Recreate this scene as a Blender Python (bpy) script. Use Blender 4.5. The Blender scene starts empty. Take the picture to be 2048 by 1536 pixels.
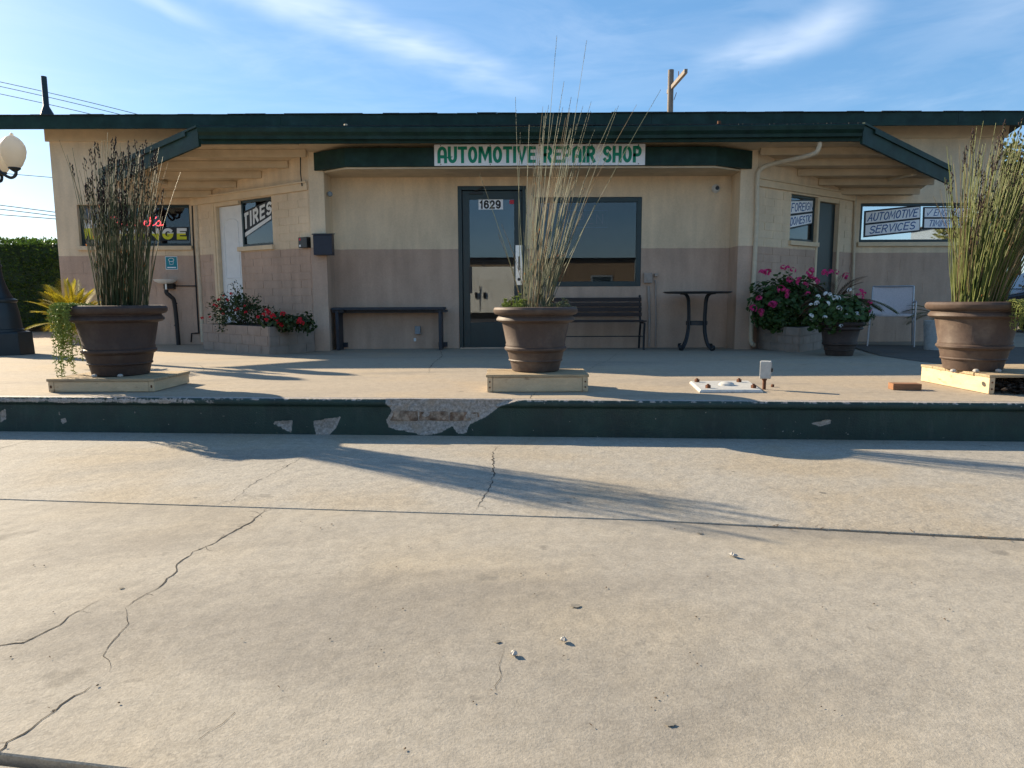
import bpy, bmesh, math, random
from mathutils import Vector, Matrix, noise
R = math.radians
rnd = random.Random(7)
scene = bpy.context.scene
COL = scene.collection

# ------------------------------------------------------------------ camera
FPX, PITCH, ROLL, EYE = 1361.0, math.atan(168/1361.0), R(0.23), 0.63
_f = Vector((0, math.cos(PITCH), -math.sin(PITCH)))
_u0 = Vector((0, math.sin(PITCH), math.cos(PITCH)))
_r0 = Vector((1, 0, 0))
_cr = math.cos(ROLL)*_r0 - math.sin(ROLL)*_u0
_cu = math.sin(ROLL)*_r0 + math.cos(ROLL)*_u0
CAM = Vector((0, 0, EYE))
cd = bpy.data.cameras.new('camera'); cam = bpy.data.objects.new('camera', cd); COL.objects.link(cam)
cd.sensor_width = 36; cd.sensor_fit = 'HORIZONTAL'; cd.lens = 36*FPX/2048
cd.clip_start = 0.05; cd.clip_end = 2000
cam.matrix_world = Matrix((( _cr.x, _cu.x, -_f.x, CAM.x), (_cr.y, _cu.y, -_f.y, CAM.y), (_cr.z, _cu.z, -_f.z, CAM.z), (0,0,0,1)))
scene.camera = cam
scene.cycles.max_bounces = 6; scene.cycles.diffuse_bounces = 3; scene.cycles.transparent_max_bounces = 8

# ------------------------------------------------------------------ light
SUN = Vector((-1.85, 1.24, 1.0))            # direction towards the sun
elev = math.atan2(SUN.z, math.hypot(SUN.x, SUN.y))
azim = math.atan2(SUN.x, SUN.y)            # from +Y, clockwise positive to +X
world = bpy.data.worlds.new('World'); scene.world = world; world.use_nodes = True
wt = world.node_tree; wt.nodes.clear()
def wn(t, **k):
    n = wt.nodes.new(t)
    for a, b in k.items(): setattr(n, a, b)
    return n
def wm(op, a, b=None, clamp=False):
    n = wn('ShaderNodeMath', operation=op, use_clamp=clamp)
    for i, v in enumerate((a, b)):
        if v is None: continue
        if hasattr(v, 'links'): wt.links.new(v, n.inputs[i])
        else: n.inputs[i].default_value = v
    return n.outputs[0]
sky = wn('ShaderNodeTexSky', sky_type='NISHITA', sun_disc=False)
sky.sun_elevation = elev; sky.sun_rotation = azim; sky.altitude = 10
sky.air_density = 1.0; sky.dust_density = 0.5; sky.ozone_density = 2.5
# thin cirrus in streaks, by compass direction and elevation
tc = wn('ShaderNodeTexCoord'); sp = wn('ShaderNodeSeparateXYZ'); wt.links.new(tc.outputs['Generated'], sp.inputs[0])
az = wm('ARCTAN2', sp.outputs[0], sp.outputs[1]); el = wm('ARCSINE', sp.outputs[2])
cv = wn('ShaderNodeCombineXYZ'); wt.links.new(az, cv.inputs[0]); wt.links.new(el, cv.inputs[1])
def wnoise(rot, scl, scale, detail=6, rough=.6, dist=0.0, off=(0,0,0)):
    mp = wn('ShaderNodeMapping'); mp.inputs['Rotation'].default_value = (0,0,R(rot)); mp.inputs['Scale'].default_value = scl; mp.inputs['Location'].default_value = off
    wt.links.new(cv.outputs[0], mp.inputs[0])
    nz = wn('ShaderNodeTexNoise'); nz.inputs['Scale'].default_value = scale; nz.inputs['Detail'].default_value = detail
    nz.inputs['Roughness'].default_value = rough; nz.inputs['Distortion'].default_value = dist
    wt.links.new(mp.outputs[0], nz.inputs[0]); return nz.outputs[0]
def wramp(v, lo, hi, a=0.0, b=1.0):
    mr = wn('ShaderNodeMapRange', interpolation_type='SMOOTHSTEP'); mr.inputs[1].default_value = lo; mr.inputs[2].default_value = hi
    mr.inputs[3].default_value = a; mr.inputs[4].default_value = b; wt.links.new(v, mr.inputs[0]); return mr.outputs[0]
warp = wm('MULTIPLY', wm('SUBTRACT', wnoise(0, (1,1,1), 5.0, 3), .5), .05)
def band(u0, v0, slope, w, ulo, uhi, soft):
    d = wm('ADD', wm('SUBTRACT', el, wm('ADD', wm('MULTIPLY', wm('SUBTRACT', az, u0), slope), v0)), warp)
    m = wramp(wm('ABSOLUTE', d), 0.0, w, 1.0, 0.0)
    return wm('MULTIPLY', m, wm('MULTIPLY', wramp(az, ulo, ulo+soft), wramp(az, uhi-soft, uhi, 1.0, 0.0)))
streak = wramp(wnoise(17, (1.6, 7.0, 1), 2.6, 5, .62, .6), .36, .66)
fibre = wramp(wnoise(-24, (1.6, 5.0, 1), 2.4, 5, .62, 1.2, (3.1,.7,0)), .50, .82)
b1 = wm('MULTIPLY', band(.026, .292, -.26, .040, -.60, .09, .16), wramp(wnoise(16, (1,5,1), 3.2, 4), .22, .62))
b2 = wm('MULTIPLY', band(-.42, .352, -.30, .016, -.62, -.36, .10), .55)
b3 = wm('MULTIPLY', band(.34, .315, .28, .038, .22, .50, .10), wramp(wnoise(-20, (1,4,1), 4.0, 4), .30, .65))
b4 = wm('MULTIPLY', band(.62, .33, .35, .05, .50, .95, .15), wramp(wnoise(-20, (1,4,1), 3.0, 4), .30, .70))
cl = wm('ADD', wm('ADD', b1, b2), wm('ADD', wm('MULTIPLY', b3, .8), wm('MULTIPLY', b4, .6)))
cl = wm('ADD', cl, wm('ADD', wm('MULTIPLY', streak, .14), wm('MULTIPLY', fibre, .16)))
cl = wm('MULTIPLY', wm('MINIMUM', cl, 1.0), .44)
mixc = wn('ShaderNodeMix', data_type='RGBA')
hs = wn('ShaderNodeHueSaturation'); hs.inputs['Saturation'].default_value = 1.18
wt.links.new(sky.outputs[0], hs.inputs['Color'])
veil = wn('ShaderNodeMix', data_type='RGBA'); veil.inputs[0].default_value = 0.30; veil.inputs[7].default_value = (1.9, 4.3, 7.6, 1)   # even high haze
wt.links.new(hs.outputs[0], veil.inputs[6])
wt.links.new(cl, mixc.inputs[0]); wt.links.new(veil.outputs[2], mixc.inputs[6]); mixc.inputs[7].default_value = (8.6, 9.0, 9.6, 1)
bg = wn('ShaderNodeBackground'); bg.inputs[1].default_value = 0.063
wt.links.new(mixc.outputs[2], bg.inputs[0])
wo = wn('ShaderNodeOutputWorld'); wt.links.new(bg.outputs[0], wo.inputs[0])
sl = bpy.data.lights.new('sun', 'SUN'); sl.energy = 5.0; sl.angle = R(0.53); sl.color = (1.0, 0.83, 0.60)
so = bpy.data.objects.new('sun', sl); COL.objects.link(so)
so.rotation_euler = SUN.to_track_quat('Z', 'Y').to_euler()
vs = scene.view_settings
vs.view_transform = 'Standard'; vs.look = 'None'; vs.exposure = 1.32; vs.gamma = 1.0; vs.use_curve_mapping = False

# ------------------------------------------------------------------ pixel -> place
def ray(px, py): return _f + _cr*((px-1024)/FPX) + _cu*((768-py)/FPX)
def at(px, py, Y):
    d = ray(px, py); return CAM + d*(Y/d.y)
def gnd(px, py, z=0.0):
    d = ray(px, py); return CAM + d*((z-EYE)/d.z)
ZG = -.10                                   # paving level at the shop: the terrace falls away from the kerb
def ZT(y): return 0.0 if y < 5.2 else (ZG if y > 9.9 else ZG*(y-5.2)/4.7)
def tgnd(px, py):                           # point on the sloping terrace
    d = ray(px, py); z = 0.0
    for _ in range(40):
        p = CAM + d*((z-EYE)/d.z); z = .5*z+.5*ZT(p.y)
    return p
def onp(px, py, P, n):
    d = ray(px, py); return CAM + d*((P-CAM).dot(n)/d.dot(n))

# ------------------------------------------------------------------ materials
MATS = {}
def lin(c):
    return tuple((x/12.92 if x <= .04045 else ((x+.055)/1.055)**2.4) for x in c)
def mat(name, col, rough=0.7, var=0.12, vscale=6.0, bump=0.0, bscale=60.0, metal=0.0, spec=0.35, col2=None, c2lo=.5, c2hi=.7, c2scale=3.0, speck=0.0, coords='pos', trans=0.0, stretch=None, fine=None):
    if name in MATS: return MATS[name]
    m = bpy.data.materials.new(name); m.use_nodes = True; MATS[name] = m
    nt = m.node_tree; N = nt.nodes; L = nt.links
    b = N['Principled BSDF']; b.inputs['Roughness'].default_value = rough; b.inputs['Metallic'].default_value = metal
    b.inputs['Specular IOR Level'].default_value = spec
    if coords == 'pos':
        src = N.new('ShaderNodeNewGeometry').outputs['Position']
    else:
        src = N.new('ShaderNodeTexCoord').outputs['Object']
    if stretch:
        mp = N.new('ShaderNodeMapping'); mp.inputs['Scale'].default_value = stretch; L.new(src, mp.inputs[0]); src = mp.outputs[0]
    def nz(scale, detail=5, rg=.55):
        n = N.new('ShaderNodeTexNoise'); n.inputs['Scale'].default_value = scale; n.inputs['Detail'].default_value = detail
        n.inputs['Roughness'].default_value = rg; L.new(src, n.inputs['Vector']); return n.outputs[0]
    def ramp(v, lo, hi, a, bb):
        mr = N.new('ShaderNodeMapRange'); mr.inputs[1].default_value = lo; mr.inputs[2].default_value = hi
        mr.inputs[3].default_value = a; mr.inputs[4].default_value = bb; L.new(v, mr.inputs[0]); return mr.outputs[0]
    rgb = N.new('ShaderNodeRGB'); rgb.outputs[0].default_value = (*col, 1); cur = rgb.outputs[0]
    if col2:
        mx = N.new('ShaderNodeMix'); mx.data_type = 'RGBA'; L.new(ramp(nz(c2scale, 6, .62), c2lo, c2hi, 0, 1), mx.inputs[0])
        L.new(cur, mx.inputs[6]); mx.inputs[7].default_value = (*col2, 1); cur = mx.outputs[2]
    def mul(v):
        nonlocal cur
        h = N.new('ShaderNodeHueSaturation'); L.new(v, h.inputs['Value']); L.new(cur, h.inputs['Color']); cur = h.outputs[0]
    if var: mul(ramp(nz(vscale), .3, .7, 1-var, 1+var))
    if fine: mul(ramp(nz(fine[0], 3, .7), .3, .7, 1-fine[1], 1+fine[1]))
    if speck: mul(ramp(nz(420, 2, .8), .35, .65, 1-speck, 1+speck))
    L.new(cur, b.inputs['Base Color'])
    if bump:
        bp = N.new('ShaderNodeBump'); bp.inputs['Strength'].default_value = 1.0; bp.inputs['Distance'].default_value = bump
        L.new(nz(bscale, 5, .6), bp.inputs['Height']); L.new(bp.outputs[0], b.inputs['Normal'])
    if trans:
        tr = N.new('ShaderNodeBsdfTranslucent'); L.new(cur, tr.inputs[0])
        ms = N.new('ShaderNodeMixShader'); ms.inputs[0].default_value = trans
        L.new(b.outputs[0], ms.inputs[1]); L.new(tr.outputs[0], ms.inputs[2]); L.new(ms.outputs[0], N['Material Output'].inputs[0])
    return m
def glass(name, r0, tint):
    m = bpy.data.materials.new(name); m.use_nodes = True; MATS[name] = m
    nt = m.node_tree; N = nt.nodes; L = nt.links; N.remove(N['Principled BSDF'])
    lw = N.new('ShaderNodeLayerWeight'); lw.inputs[0].default_value = 0.5
    p = N.new('ShaderNodeMath'); p.operation = 'POWER'; L.new(lw.outputs['Facing'], p.inputs[0]); p.inputs[1].default_value = 4
    a = N.new('ShaderNodeMath'); a.operation = 'MULTIPLY_ADD'; L.new(p.outputs[0], a.inputs[0]); a.inputs[1].default_value = 1-r0; a.inputs[2].default_value = r0
    t = N.new('ShaderNodeBsdfTransparent'); t.inputs[0].default_value = (*tint, 1)
    g = N.new('ShaderNodeBsdfGlossy'); g.inputs['Roughness'].default_value = 0.012; g.inputs[0].default_value = (.95, .97, 1, 1)
    x = N.new('ShaderNodeMixShader'); L.new(a.outputs[0], x.inputs[0]); L.new(t.outputs[0], x.inputs[1]); L.new(g.outputs[0], x.inputs[2])
    L.new(x.outputs[0], N['Material Output'].inputs[0]); return m
def emis(name, col, st):
    m = bpy.data.materials.new(name); m.use_nodes = True; b = m.node_tree.nodes['Principled BSDF']
    b.inputs['Base Color'].default_value = (*col, 1); b.inputs['Emission Color'].default_value = (*col, 1); b.inputs['Emission Strength'].default_value = st
    MATS[name] = m; return m

# painted masonry wall in two tones, paint edge at PZ
PZ = at(800, 497, 10.37).z-.012
def wallmat(name, bump, bscale):
    m = bpy.data.materials.new(name); m.use_nodes = True; MATS[name] = m
    nt = m.node_tree; N = nt.nodes; L = nt.links; b = N['Principled BSDF']; b.inputs['Roughness'].default_value = .8
    b.inputs['Specular IOR Level'].default_value = .25
    g = N.new('ShaderNodeNewGeometry'); s = N.new('ShaderNodeSeparateXYZ'); L.new(g.outputs['Position'], s.inputs[0])
    n1 = N.new('ShaderNodeTexNoise'); n1.inputs['Scale'].default_value = 9; L.new(g.outputs['Position'], n1.inputs[0])
    w = N.new('ShaderNodeMath'); w.operation = 'MULTIPLY_ADD'; L.new(n1.outputs[0], w.inputs[0]); w.inputs[1].default_value = .012; L.new(s.outputs[2], w.inputs[2])
    mr = N.new('ShaderNodeMapRange'); mr.inputs[1].default_value = PZ+.004; mr.inputs[2].default_value = PZ+.009; L.new(w.outputs[0], mr.inputs[0])
    mx = N.new('ShaderNodeMix'); mx.data_type = 'RGBA'; L.new(mr.outputs[0], mx.inputs[0])
    mx.inputs[6].default_value = (.53, .362, .262, 1); mx.inputs[7].default_value = (.77, .59, .395, 1)
    # weathering: broad blotches and faint vertical streaks
    def noise_(scale, stretch):
        mp = N.new('ShaderNodeMapping'); mp.inputs['Scale'].default_value = stretch; L.new(g.outputs['Position'], mp.inputs[0])
        n = N.new('ShaderNodeTexNoise'); n.inputs['Scale'].default_value = scale; n.inputs['Detail'].default_value = 6; L.new(mp.outputs[0], n.inputs[0]); return n.outputs[0]
    cur = mx.outputs[2]
    for sc, st, lo, hi in ((1.3, (1,1,1), .86, 1.08), (7, (1,1,.16), .86, 1.06), (45, (1,1,1), .95, 1.05)):
        r = N.new('ShaderNodeMapRange'); r.inputs[1].default_value = .3; r.inputs[2].default_value = .7; r.inputs[3].default_value = lo; r.inputs[4].default_value = hi
        L.new(noise_(sc, st), r.inputs[0])
        h = N.new('ShaderNodeHueSaturation'); L.new(r.outputs[0], h.inputs['Value']); L.new(cur, h.inputs['Color']); cur = h.outputs[0]
    L.new(cur, b.inputs['Base Color'])
    bp = N.new('ShaderNodeBump'); bp.inputs['Distance'].default_value = bump; L.new(noise_(bscale, (1,1,1)), bp.inputs['Height']); L.new(bp.outputs[0], b.inputs['Normal'])
    return m
wallmat('stucco', .004, 38); wallmat('block_paint', .003, 70)
mat('tan_trim', (.70,.53,.34), .7, .07, 8, .001, 40)
mat('soffit', (.58,.45,.30), .75, .10, 5, .001, 40, col2=(.48,.365,.24), c2lo=.55, c2hi=.75, c2scale=4)
mat('green_trim', (.011,.034,.026), .55, .3, 6, .0012, 70, spec=.22, col2=(.018,.045,.042), c2scale=2.2)
mat('green_frame', (.009,.027,.029), .38, .15, 9, .0004, 90, spec=.5)
mat('roofing', (.03,.035,.036), .9, .3, 30, .006, 120)
mat('metal_edge', (.45,.45,.43), .35, .1, 20, metal=.9)
mat('pipe_tan', (.58,.47,.33), .6, .1, 12)
mat('pipe_taupe', (.36,.285,.235), .6, .1, 12)
mat('dark_pipe', (.02,.018,.018), .5, .2, 12)
mat('white_paint', (.72,.72,.70), .5, .05, 8)
mat('white_dirty', (.42,.42,.40), .6, .12, 25, .001, 60, col2=(.26,.24,.21), c2lo=.56, c2hi=.72, c2scale=40)
mat('sign_white', (.86,.86,.87), .4, .02, 3)
mat('sign_green', (.004,.25,.15), .5, .03, 5)
mat('sign_blue', (.010,.085,.28), .5, .1, 30)
mat('sign_black', (.012,.014,.018), .5, .1, 20)
mat('sign_yellow', (.62,.60,.02), .5, .05, 20)
mat('teal', (.01,.22,.27), .45, .05, 20)
mat('ink', (.012,.012,.014), .5, 0)
mat('red_sticker', (.62,.03,.05), .5, 0)
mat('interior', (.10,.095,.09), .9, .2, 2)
mat('mail_navy', (.012,.015,.028), .45, .15, 14, spec=.5)
mat('black_plastic', (.012,.012,.013), .4, .1, 20, spec=.5)
mat('grey_box', (.25,.28,.30), .5, .1, 20)
mat('camera_white', (.62,.6,.57), .35, .03, 10)
mat('steel', (.55,.55,.55), .28, .06, 40, metal=1)
mat('rust', (.12,.045,.02), .85, .4, 60, .002, 160)
mat('wood_weathered', (.36,.275,.17), .85, .22, 9, .002, 60, col2=(.22,.17,.11), c2lo=.5, c2hi=.7, c2scale=7, stretch=(1,9,9))
mat('wood_painted', (.53,.405,.255), .8, .12, 7, .0015, 50, col2=(.30,.19,.11), c2lo=.60, c2hi=.70, c2scale=9, stretch=(1,1,3), fine=(60,.08))
mat('wood_brown', (.22,.105,.05), .75, .25, 12, .0015, 70, stretch=(1,6,6))
mat('wood_end', (.33,.16,.07), .8, .2, 60)
mat('bench_navy', (.016,.020,.030), .5, .3, 12, .0006, 80, spec=.5)
mat('slat_wood', (.040,.026,.022), .6, .3, 8, .001, 60, stretch=(1,8,8))
mat('iron', (.014,.015,.018), .45, .2, 30, .0004, 120, spec=.5)
mat('pot_brown', (.072,.048,.037), .6, .16, 5, .0012, 50, spec=.3, col2=(.125,.094,.072), c2lo=.52, c2hi=.75, c2scale=6, fine=(45,.10))
mat('pot_dark', (.048,.031,.025), .6, .18, 5, .0012, 50, spec=.3, col2=(.080,.060,.048), c2lo=.50, c2hi=.8, c2scale=6, fine=(45,.12))
mat('soil', (.035,.026,.02), 1.0, .4, 40, .01, 70)
mat('rock_white', (.38,.36,.33), .9, .15, 40, .004, 90)
mat('reed_dark', (.062,.085,.034), .55, .35, 9, trans=.25, col2=(.13,.12,.05), c2scale=14)
mat('reed_pale', (.135,.155,.085), .5, .3, 9, trans=.2, col2=(.24,.205,.13), c2scale=8)
mat('reed_bright', (.135,.165,.035), .5, .3, 9, trans=.30, col2=(.085,.12,.02), c2scale=14)
mat('seed_dark', (.026,.014,.013), .9, .4, 60)
mat('bract', (.45,.16,.045), .8, .3, 40, trans=.3)
mat('leaf_dark', (.035,.060,.016), .5, .4, 14, trans=.25)
mat('leaf_mid', (.05,.095,.022), .5, .4, 14, trans=.3)
mat('leaf_bright', (.27,.33,.085), .6, .3, 20, spec=.12, trans=.40)
mat('leaf_hedge', (.055,.105,.018), .5, .45, 5, trans=.4)
mat('leaf_olive', (.10,.11,.03), .55, .4, 8, trans=.3)
mat('leaf_yellow', (.42,.33,.02), .5, .35, 12, trans=.45, col2=(.16,.20,.02), c2scale=5)
mat('leaf_brown', (.10,.06,.03), .8, .4, 14, trans=.2)
mat('leaf_purple', (.12,.03,.05), .7, .4, 14, trans=.3)
mat('succulent', (.19,.20,.10), .5, .3, 30, trans=.15, col2=(.30,.17,.10), c2lo=.52, c2hi=.7, c2scale=18)
mat('bark', (.09,.065,.045), .9, .3, 12, .004, 50)
mat('petal_red', (.60,.018,.035), .6, .25, 60, trans=.3)
mat('petal_pink', (.72,.055,.22), .6, .3, 40, trans=.3)
mat('petal_white', (.82,.82,.80), .6, .05, 40, trans=.3)
mat('lamp_green', (.008,.016,.02), .45, .25, 10, .0008, 80, spec=.5)
mat('globe', (.75,.70,.60), .35, .05, 4, trans=.55)
mat('stone_wall', (.26,.2,.16), .9, .3, 7, .006, 40)
mat('pole_wood', (.20,.175,.15), .9, .3, 4, .004, 30, stretch=(3,3,.4))
mat('cable', (.02,.02,.02), .7, 0)
mat('chair_frame', (.42,.42,.44), .35, .05, 20, metal=.6)
mat('chair_mesh', (.62,.55,.55), .8, .1, 60)
mat('chair_seat', (.58,.50,.48), .8, .15, 40)
mat('car_paint', (.012,.013,.016), .22, .05, 4, spec=.6)
mat('tyre', (.015,.015,.015), .85, .2, 30)
mat('van_white', (.66,.67,.64), .3, .05, 3, spec=.5)
mat('asphalt', (.075,.072,.068), .9, .25, 2, .004, 200)
mat('far_wall', (.19,.145,.10), .85, .1, 2)
mat('far_blue', (.20,.25,.30), .8, .1, 2)
mat('far_roof', (.05,.04,.035), .9, .2, 3)
mat('crack', (.035,.030,.025), 1.0, .4, 60)
mat('gum', (.165,.152,.128), .9, .3, 60)
mat('brick_old', (.15,.095,.065), .95, .5, 25, .006, 90, col2=(.33,.26,.20), c2lo=.42, c2hi=.62, c2scale=24)
glass('window_glass', .055, (.66,.70,.72)); glass('mirror_glass', .60, (.5,.55,.6)); glass('door_glass', .085, (.6,.65,.68))
emis('neon_red', (1.0,.06,.07), 3.2)
mat('neon_off', (.30,.12,.13), .4, 0); mat('neon_off_blue', (.13,.16,.26), .4, 0)

def concrete(name, base, warm, dark_tone, grain=1.0, darklo=.50, darkhi=.70):
    m = bpy.data.materials.new(name); m.use_nodes = True; MATS[name] = m
    nt = m.node_tree; N = nt.nodes; L = nt.links; b = N['Principled BSDF']; b.inputs['Roughness'].default_value = .88
    b.inputs['Specular IOR Level'].default_value = .3
    g = N.new('ShaderNodeNewGeometry').outputs['Position']
    def nz(scale, detail=5, rg=.55, st=(1,1,1), dist=0):
        mp = N.new('ShaderNodeMapping'); mp.inputs['Scale'].default_value = st; L.new(g, mp.inputs[0])
        n = N.new('ShaderNodeTexNoise'); n.inputs['Scale'].default_value = scale; n.inputs['Detail'].default_value = detail
        n.inputs['Roughness'].default_value = rg; n.inputs['Distortion'].default_value = dist; L.new(mp.outputs[0], n.inputs[0]); return n.outputs[0]
    def rg(v, lo, hi, a, bb, sm=False):
        r = N.new('ShaderNodeMapRange'); r.inputs[1].default_value = lo; r.inputs[2].default_value = hi
        if sm: r.interpolation_type = 'SMOOTHSTEP'
        r.inputs[3].default_value = a; r.inputs[4].default_value = bb; L.new(v, r.inputs[0]); return r.outputs[0]
    def mix(f, a, bcol):
        x = N.new('ShaderNodeMix'); x.data_type = 'RGBA'; L.new(f, x.inputs[0])
        L.new(a, x.inputs[6]); x.inputs[7].default_value = (*bcol, 1); return x.outputs[2]
    c = N.new('ShaderNodeRGB'); c.outputs[0].default_value = (*base, 1); cur = c.outputs[0]
    cur = mix(rg(nz(.9, 3, .6), .42, .66, 0, .8, True), cur, warm)
    cur = mix(rg(nz(.8, 4, .58, (.6,1.4,1), .6), darklo, darkhi, 0, .85, True), cur, dark_tone)  # broad soft darker patches
    cur = mix(rg(nz(3.3, 4, .65, (1,1,1), .3), .60, .78, 0, .5, True), cur, dark_tone)  # smaller stains in the same tone
    cur = mix(rg(nz(26, 2, .6), .66, .74, 0, .55), cur, tuple(x*.62 for x in base))
    cur = mix(rg(nz(6.5, 2, .5), .70, .76, 0, .6), cur, tuple(x*.55 for x in base))      # drips
    cur = mix(rg(nz(1.1, 3, .6, (.18,1.6,1), .2), .60, .72, 0, .35, True), cur, tuple(x*.66 for x in base))      # faint long darker bands
    def mul(v):
        nonlocal cur
        h = N.new('ShaderNodeHueSaturation'); L.new(v, h.inputs['Value']); L.new(cur, h.inputs['Color']); cur = h.outputs[0]
    mul(rg(nz(17, 3, .6), .3, .7, .90, 1.08))
    mul(rg(nz(150, 3, .8), .3, .7, 1-.28*grain, 1+.28*grain))
    # exposed sand grains, pale and dark
    vo = N.new('ShaderNodeTexVoronoi'); vo.inputs['Scale'].default_value = 130; L.new(g, vo.inputs['Vector'])
    sx = N.new('ShaderNodeSeparateColor'); L.new(vo.outputs['Color'], sx.inputs[0])
    mul(rg(sx.outputs[0], .0, 1.0, 1-.17*grain, 1+.17*grain))
    L.new(cur, b.inputs['Base Color'])
    ad = N.new('ShaderNodeMath'); ad.operation = 'MULTIPLY_ADD'; L.new(nz(150, 2, .7), ad.inputs[0]); ad.inputs[1].default_value = .35; L.new(nz(14, 2), ad.inputs[2])
    bp = N.new('ShaderNodeBump'); bp.inputs['Distance'].default_value = .006*grain; L.new(ad.outputs[0], bp.inputs['Height']); L.new(bp.outputs[0], b.inputs['Normal'])
    return m
concrete('concrete_drive', (.292,.268,.225), (.312,.270,.202), (.185,.170,.146), .55, .43, .68)
concrete('concrete_apron', (.290,.270,.232), (.292,.246,.178), (.222,.207,.178), .80)
concrete('concrete_terrace', (.305,.258,.198), (.33,.266,.187), (.225,.196,.158), .55)
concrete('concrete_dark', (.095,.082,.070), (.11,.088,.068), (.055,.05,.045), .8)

def kerbmat():
    m = bpy.data.materials.new('kerb_paint'); m.use_nodes = True; MATS['kerb_paint'] = m
    nt = m.node_tree; N = nt.nodes; L = nt.links; b = N['Principled BSDF']; b.inputs['Roughness'].default_value = .6
    g = N.new('ShaderNodeNewGeometry').outputs['Position']
    def nz(scale, detail=5, rg=.55, st=(1,1,1)):
        mp = N.new('ShaderNodeMapping'); mp.inputs['Scale'].default_value = st; L.new(g, mp.inputs[0])
        n = N.new('ShaderNodeTexNoise'); n.inputs['Scale'].default_value = scale; n.inputs['Detail'].default_value = detail
        n.inputs['Roughness'].default_value = rg; L.new(mp.outputs[0], n.inputs[0]); return n.outputs[0]
    def rg(v, lo, hi, a, bb):
        r = N.new('ShaderNodeMapRange'); r.inputs[1].default_value = lo; r.inputs[2].default_value = hi
        r.inputs[3].default_value = a; r.inputs[4].default_value = bb; L.new(v, r.inputs[0]); return r.outputs[0]
    def mixc(f, a, bb):
        x = N.new('ShaderNodeMix'); x.data_type = 'RGBA'; L.new(f, x.inputs[0])
        for i, v in ((6, a), (7, bb)):
            if isinstance(v, tuple): x.inputs[i].default_value = (*v, 1)
            else: L.new(v, x.inputs[i])
        return x.outputs[2]
    paint = mixc(rg(nz(4, 6, .6, (1,1,.5)), .4, .65, 0, 1), (.006,.025,.021), (.010,.038,.030))
    paint = mixc(rg(nz(22, 4, .7, (1,1,.22)), .55, .72, 0, .45), paint, (.04,.06,.055))
    paint = mixc(rg(nz(7, 5, .65), .52, .7, 0, .6), paint, (.006,.016,.017))
    conc = mixc(rg(nz(60, 4, .7), .35, .65, 0, 1), (.17,.155,.14), (.40,.37,.34))
    conc = mixc(rg(nz(9, 4, .6), .5, .7, 0, .6), conc, (.30,.23,.16))
    at_ = N.new('ShaderNodeAttribute'); at_.attribute_name = 'chip'
    ad = N.new('ShaderNodeMath'); ad.operation = 'ADD'; L.new(at_.outputs['Fac'], ad.inputs[0])
    e = N.new('ShaderNodeMath'); e.operation = 'MULTIPLY_ADD'; L.new(nz(55, 5, .7), e.inputs[0]); e.inputs[1].default_value = .9; e.inputs[2].default_value = -.45
    L.new(e.outputs[0], ad.inputs[1])
    fac = rg(ad.outputs[0], .46, .54, 0, 1)
    spots = rg(nz(34, 3, .65), .715, .73, 0, 1)
    mxx = N.new('ShaderNodeMath'); mxx.operation = 'MAXIMUM'; L.new(fac, mxx.inputs[0]); L.new(spots, mxx.inputs[1])
    L.new(mixc(mxx.outputs[0], paint, conc), b.inputs['Base Color'])
    bp = N.new('ShaderNodeBump'); bp.inputs['Distance'].default_value = .004; L.new(nz(90, 5, .65), bp.inputs['Height']); L.new(bp.outputs[0], b.inputs['Normal'])
kerbmat()

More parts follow.
